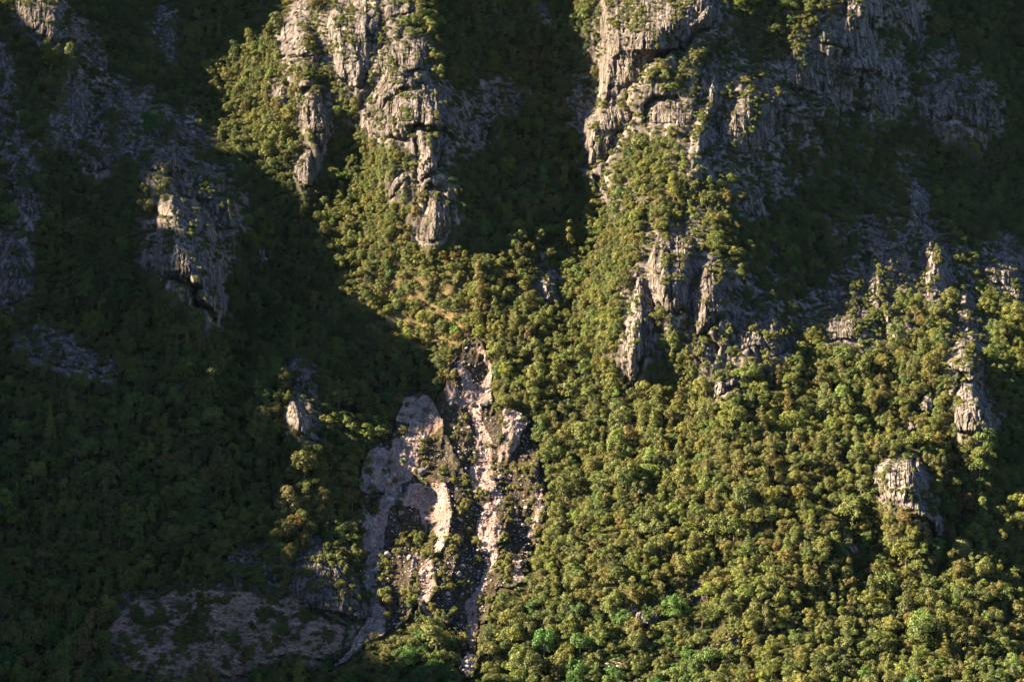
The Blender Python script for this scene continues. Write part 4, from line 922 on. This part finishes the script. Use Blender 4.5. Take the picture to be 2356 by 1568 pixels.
NAMED = [(A(1195,755),21,1,'dark grey boulder at the fork of the central scree chute'),(A(1305,750),27,1,'wide dark rock block right of the boulder at the chute fork'),
 (A(1265,1000),12,0,'pale rounded boulder in the middle of the central scree chute'),(A(1235,885),8,0,'small pale stone above the pale rounded chute boulder'),
 (A(1150,965),12,0,'pale boulder left of the central chute, beside dark rocks'),(A(1090,1000),12,0,'second pale boulder left of the central chute, lower and darker'),
 (A(1500,815),18,1,'grey boulder at the head of the right hand scree patch'),(A(575,1140),11,0,'lone pale boulder on the smooth left scree'),
 (A(735,1070),20,0,'blocky grey rock at the right side of the left scree'),(A(700,1400),26,1,'large dark boulder perched beside the left scree'),
 (A(758,1352),16,1,'smaller dark boulder leaning on the large perched one'),(A(1000,1390),13,0,'pale boulder on the middle rocky rib'),
 (A(535,1385),7,1,'little dark stone low on the left scree'),(A(1060,1205),13,0,'upper pale block in the boulder field between the chutes'),
 (A(1125,1180),12,0,'pale block to the right in the boulder field between the chutes'),(A(1275,1240),11,1,'dark stone lying across the central chute'),
 (A(670,920),9,0,'pale stone high on the left scree'),(A(665,985),7,0,'small pale stone under the high one on the left scree'),(A(760,795),8,0,'pale stone just under the top lip of the left scree'),
 (B(355,100),26,1,'big isolated black boulder in the left scree channel'),(B(325,615),25,0,'big pale square block beside the lower left channel'),
 (B(275,685),25,1,'dark boulder leaning under the big pale square block'),(B(570,595),11,1,'small dark stone on the thin middle runnel'),
 (B(1260,165),17,0,'flat pale slab across the lower central chute'),(B(1430,680),22,1,'dark boulder in the hollow right of the central chute'),
 (B(205,915),14,0,'pale slab low in the left channel'),(B(1055,990),12,0,'pale stone low in the central chute'),(B(1630,220),18,1,'dark boulder at the foot of the right bare rib'),
 (B(1545,440),17,1,'second dark boulder, lower along the right bare rib'),(B(1210,525),10,0,'pale stone at the bend of the central chute'),(B(1025,1495),7,1,'tiny dark stone in the lowest scree patch'),
 (A(990,740),17,1,'dark block among bushes left of the upper central chute'),(A(1020,970),12,1,'dark block in the middle boulder field'),(A(1080,880),14,0,'angular pale block above the middle boulder field'),
 (A(1010,660),16,1,'rough dark rock on the left bank of the upper chute')]
for k, ((x, y), d, dark, lab) in enumerate(NAMED):
    put_stone('boulder', (ST_D if dark else ST_P)[k % 4], x, y, d*.20, lab, 'boulders on the landslide')
r = np.random.default_rng(61)
sx, sy, sp_ = slide_points(46000, 17, lambda x, y, q: (gsample(blur(GSLIDE, 1), x, y) > .7) & (q.random(len(x)) < np.where(gsample(GSCREE, x, y) > .5, .5, .16)*(.5+.9*sstep(-.1, .5, fbm(x/22, y/30, 88, 3)))))
sd = .66*np.exp(r.normal(size=len(sx))*.42)*np.where(fbm(sx/40, sy/40, 89, 2) > .1, 1.35, 1.0); sd = np.clip(sd, .25, 2.6)
big = np.argsort(-sd)[:64]
spots = [('upper central scree chute',1110,900),('left scree apron',950,1010),('right hand scree patch',1185,990),('left scree channel',865,1250),('middle lit ribs',1000,1180),('lower central chute',1110,1230),('rib between the chutes',1050,1060),
         ('foot of the left channel',820,1480),('foot of the central chute',1075,1440),('right bare rib',1235,1150),('hollow low on the right side',1200,1300),('thin middle runnel',960,1300)]
stones = []
for k in big:
    w = min(spots, key=lambda s: (s[1]-sx[k])**2+(s[2]-sy[k])**2)[0]
    pale = r.random() < .8
    q_ = Rec(); q_.px = sx[k]; stones.append((put_stone('stone', (ST_P if pale else ST_D)[k % 4], sx[k], sy[k], sd[k]*1.15, f'{"pale" if pale else "dark"} loose stone on the {w}', 'loose stones on the '+w, 'stone', .3), q_))
relabel(stones)
tv = [np.array([v.co for v in m.vertices]) for m in [stone_mesh('rubble', 950+k, 1, M_PALE) for k in range(5)]]
tf = np.array([p.vertices[:] for p in bpy.data.meshes['rubble'].polygons])
V, F = [], []; nv = 0
rest = np.setdiff1d(np.arange(len(sx)), big)
for k in rest:
    a = r.uniform(0, 6.28); ca, sa = math.cos(a), math.sin(a)
    v = tv[k % 5]*sd[k]
    v = np.stack([v[:, 0]*ca-v[:, 1]*sa, v[:, 0]*sa+v[:, 1]*ca, v[:, 2]], -1)+sp_[k]+np.array([0, -.1*sd[k], .2*sd[k]])
    V.append(v); F.append(tf+nv); nv += len(v)
dk = [k for k in range(len(V)) if k % 5 == 2]; pl = [k for k in range(len(V)) if k % 5 != 2]
for nm, sel, mt in (('pale_rubble', pl, M_PALE), ('dark_rubble', dk, M_DARK)):
    o = mesh_obj(nm, np.concatenate([V[k] for k in sel]), np.concatenate([tf+i*len(tv[0]) for i in range(len(sel))]), mt); o['kind'] = 'stuff'

# heap of tumbled stones with one white block, on the terraces at the bottom
hp = point(np.array([1412.0]), np.array([1529.0]), depth(np.array([1412.0]), np.array([1529.0]))-5.0)[0]
root = bpy.data.objects.new('stone_heap', None); COL.objects.link(root); root.location = hp
tag(root, 'low heap of pinkish tumbled stones with one white block, among bottom bushes', 'stone heap')
M_PINK = stone_material('pink_tumbled_stone', (.30, .19, .15), (.46, .32, .26), (.58, .43, .36))
m_white, nt = mat('white_block_paint'); bsdf(nt, (.75, .73, .7))
hs = [stone_mesh('stone', 970+k, 2, M_PINK, (1, .8, .45)) for k in range(4)]
for k in range(64):
    u = r.uniform(-1, 1); hgt = (1-abs(u)**1.4)*2.6
    o = bpy.data.objects.new('stone', hs[k % 4]); COL.objects.link(o); o.parent = root
    o.location = (u*5.6, r.uniform(-1.4, 1.4), r.uniform(-.3, 1)*hgt*.75-.4); d = r.uniform(.9, 1.9); o.scale = (d, d, d)
    o.rotation_euler = (r.uniform(-.5, .5), r.uniform(-.5, .5), r.uniform(0, 6.28))
wm = stone_mesh('white_block', 990, 2, m_white, (1, .9, .9)); o = bpy.data.objects.new('white_block', wm); COL.objects.link(o); o.parent = root
o.location = (1.6, -1.8, -.6); o.scale = (1.3, 1.3, 1.3)

# ------------------------------------------------------------------ valley air
top = max((o.matrix_basis @ Vector(c))[2] for o in SC.objects if o.type == 'MESH' and o.get('kind') == 'structure' for c in o.bound_box)+30
bm = bmesh.new(); bmesh.ops.create_cube(bm, size=1.0)
for v in bm.verts: v.co = ((v.co.x)*6100, (v.co.y)*5700+250, (v.co.z+.5)*(top+4)-4)
me = bpy.data.meshes.new('haze'); bm.to_mesh(me); bm.free()
m_haze, nt = mat('valley_air'); pv = N(nt, 'ShaderNodeVolumePrincipled'); ho = N(nt, 'ShaderNodeOutputMaterial')
pv.inputs['Color'].default_value = (.27, .58, 1.0, 1); pv.inputs['Density'].default_value = 1.25e-6; pv.inputs['Anisotropy'].default_value = .0
nt.links.new(pv.outputs[0], ho.inputs['Volume']); me.materials.append(m_haze)
haze = bpy.data.objects.new('haze', me); COL.objects.link(haze); haze['kind'] = 'stuff'

print('tris', sum(len(m.loop_triangles) if not m.calc_loop_triangles() else 0 for m in set(o.data for o in SC.objects if o.type == 'MESH')))
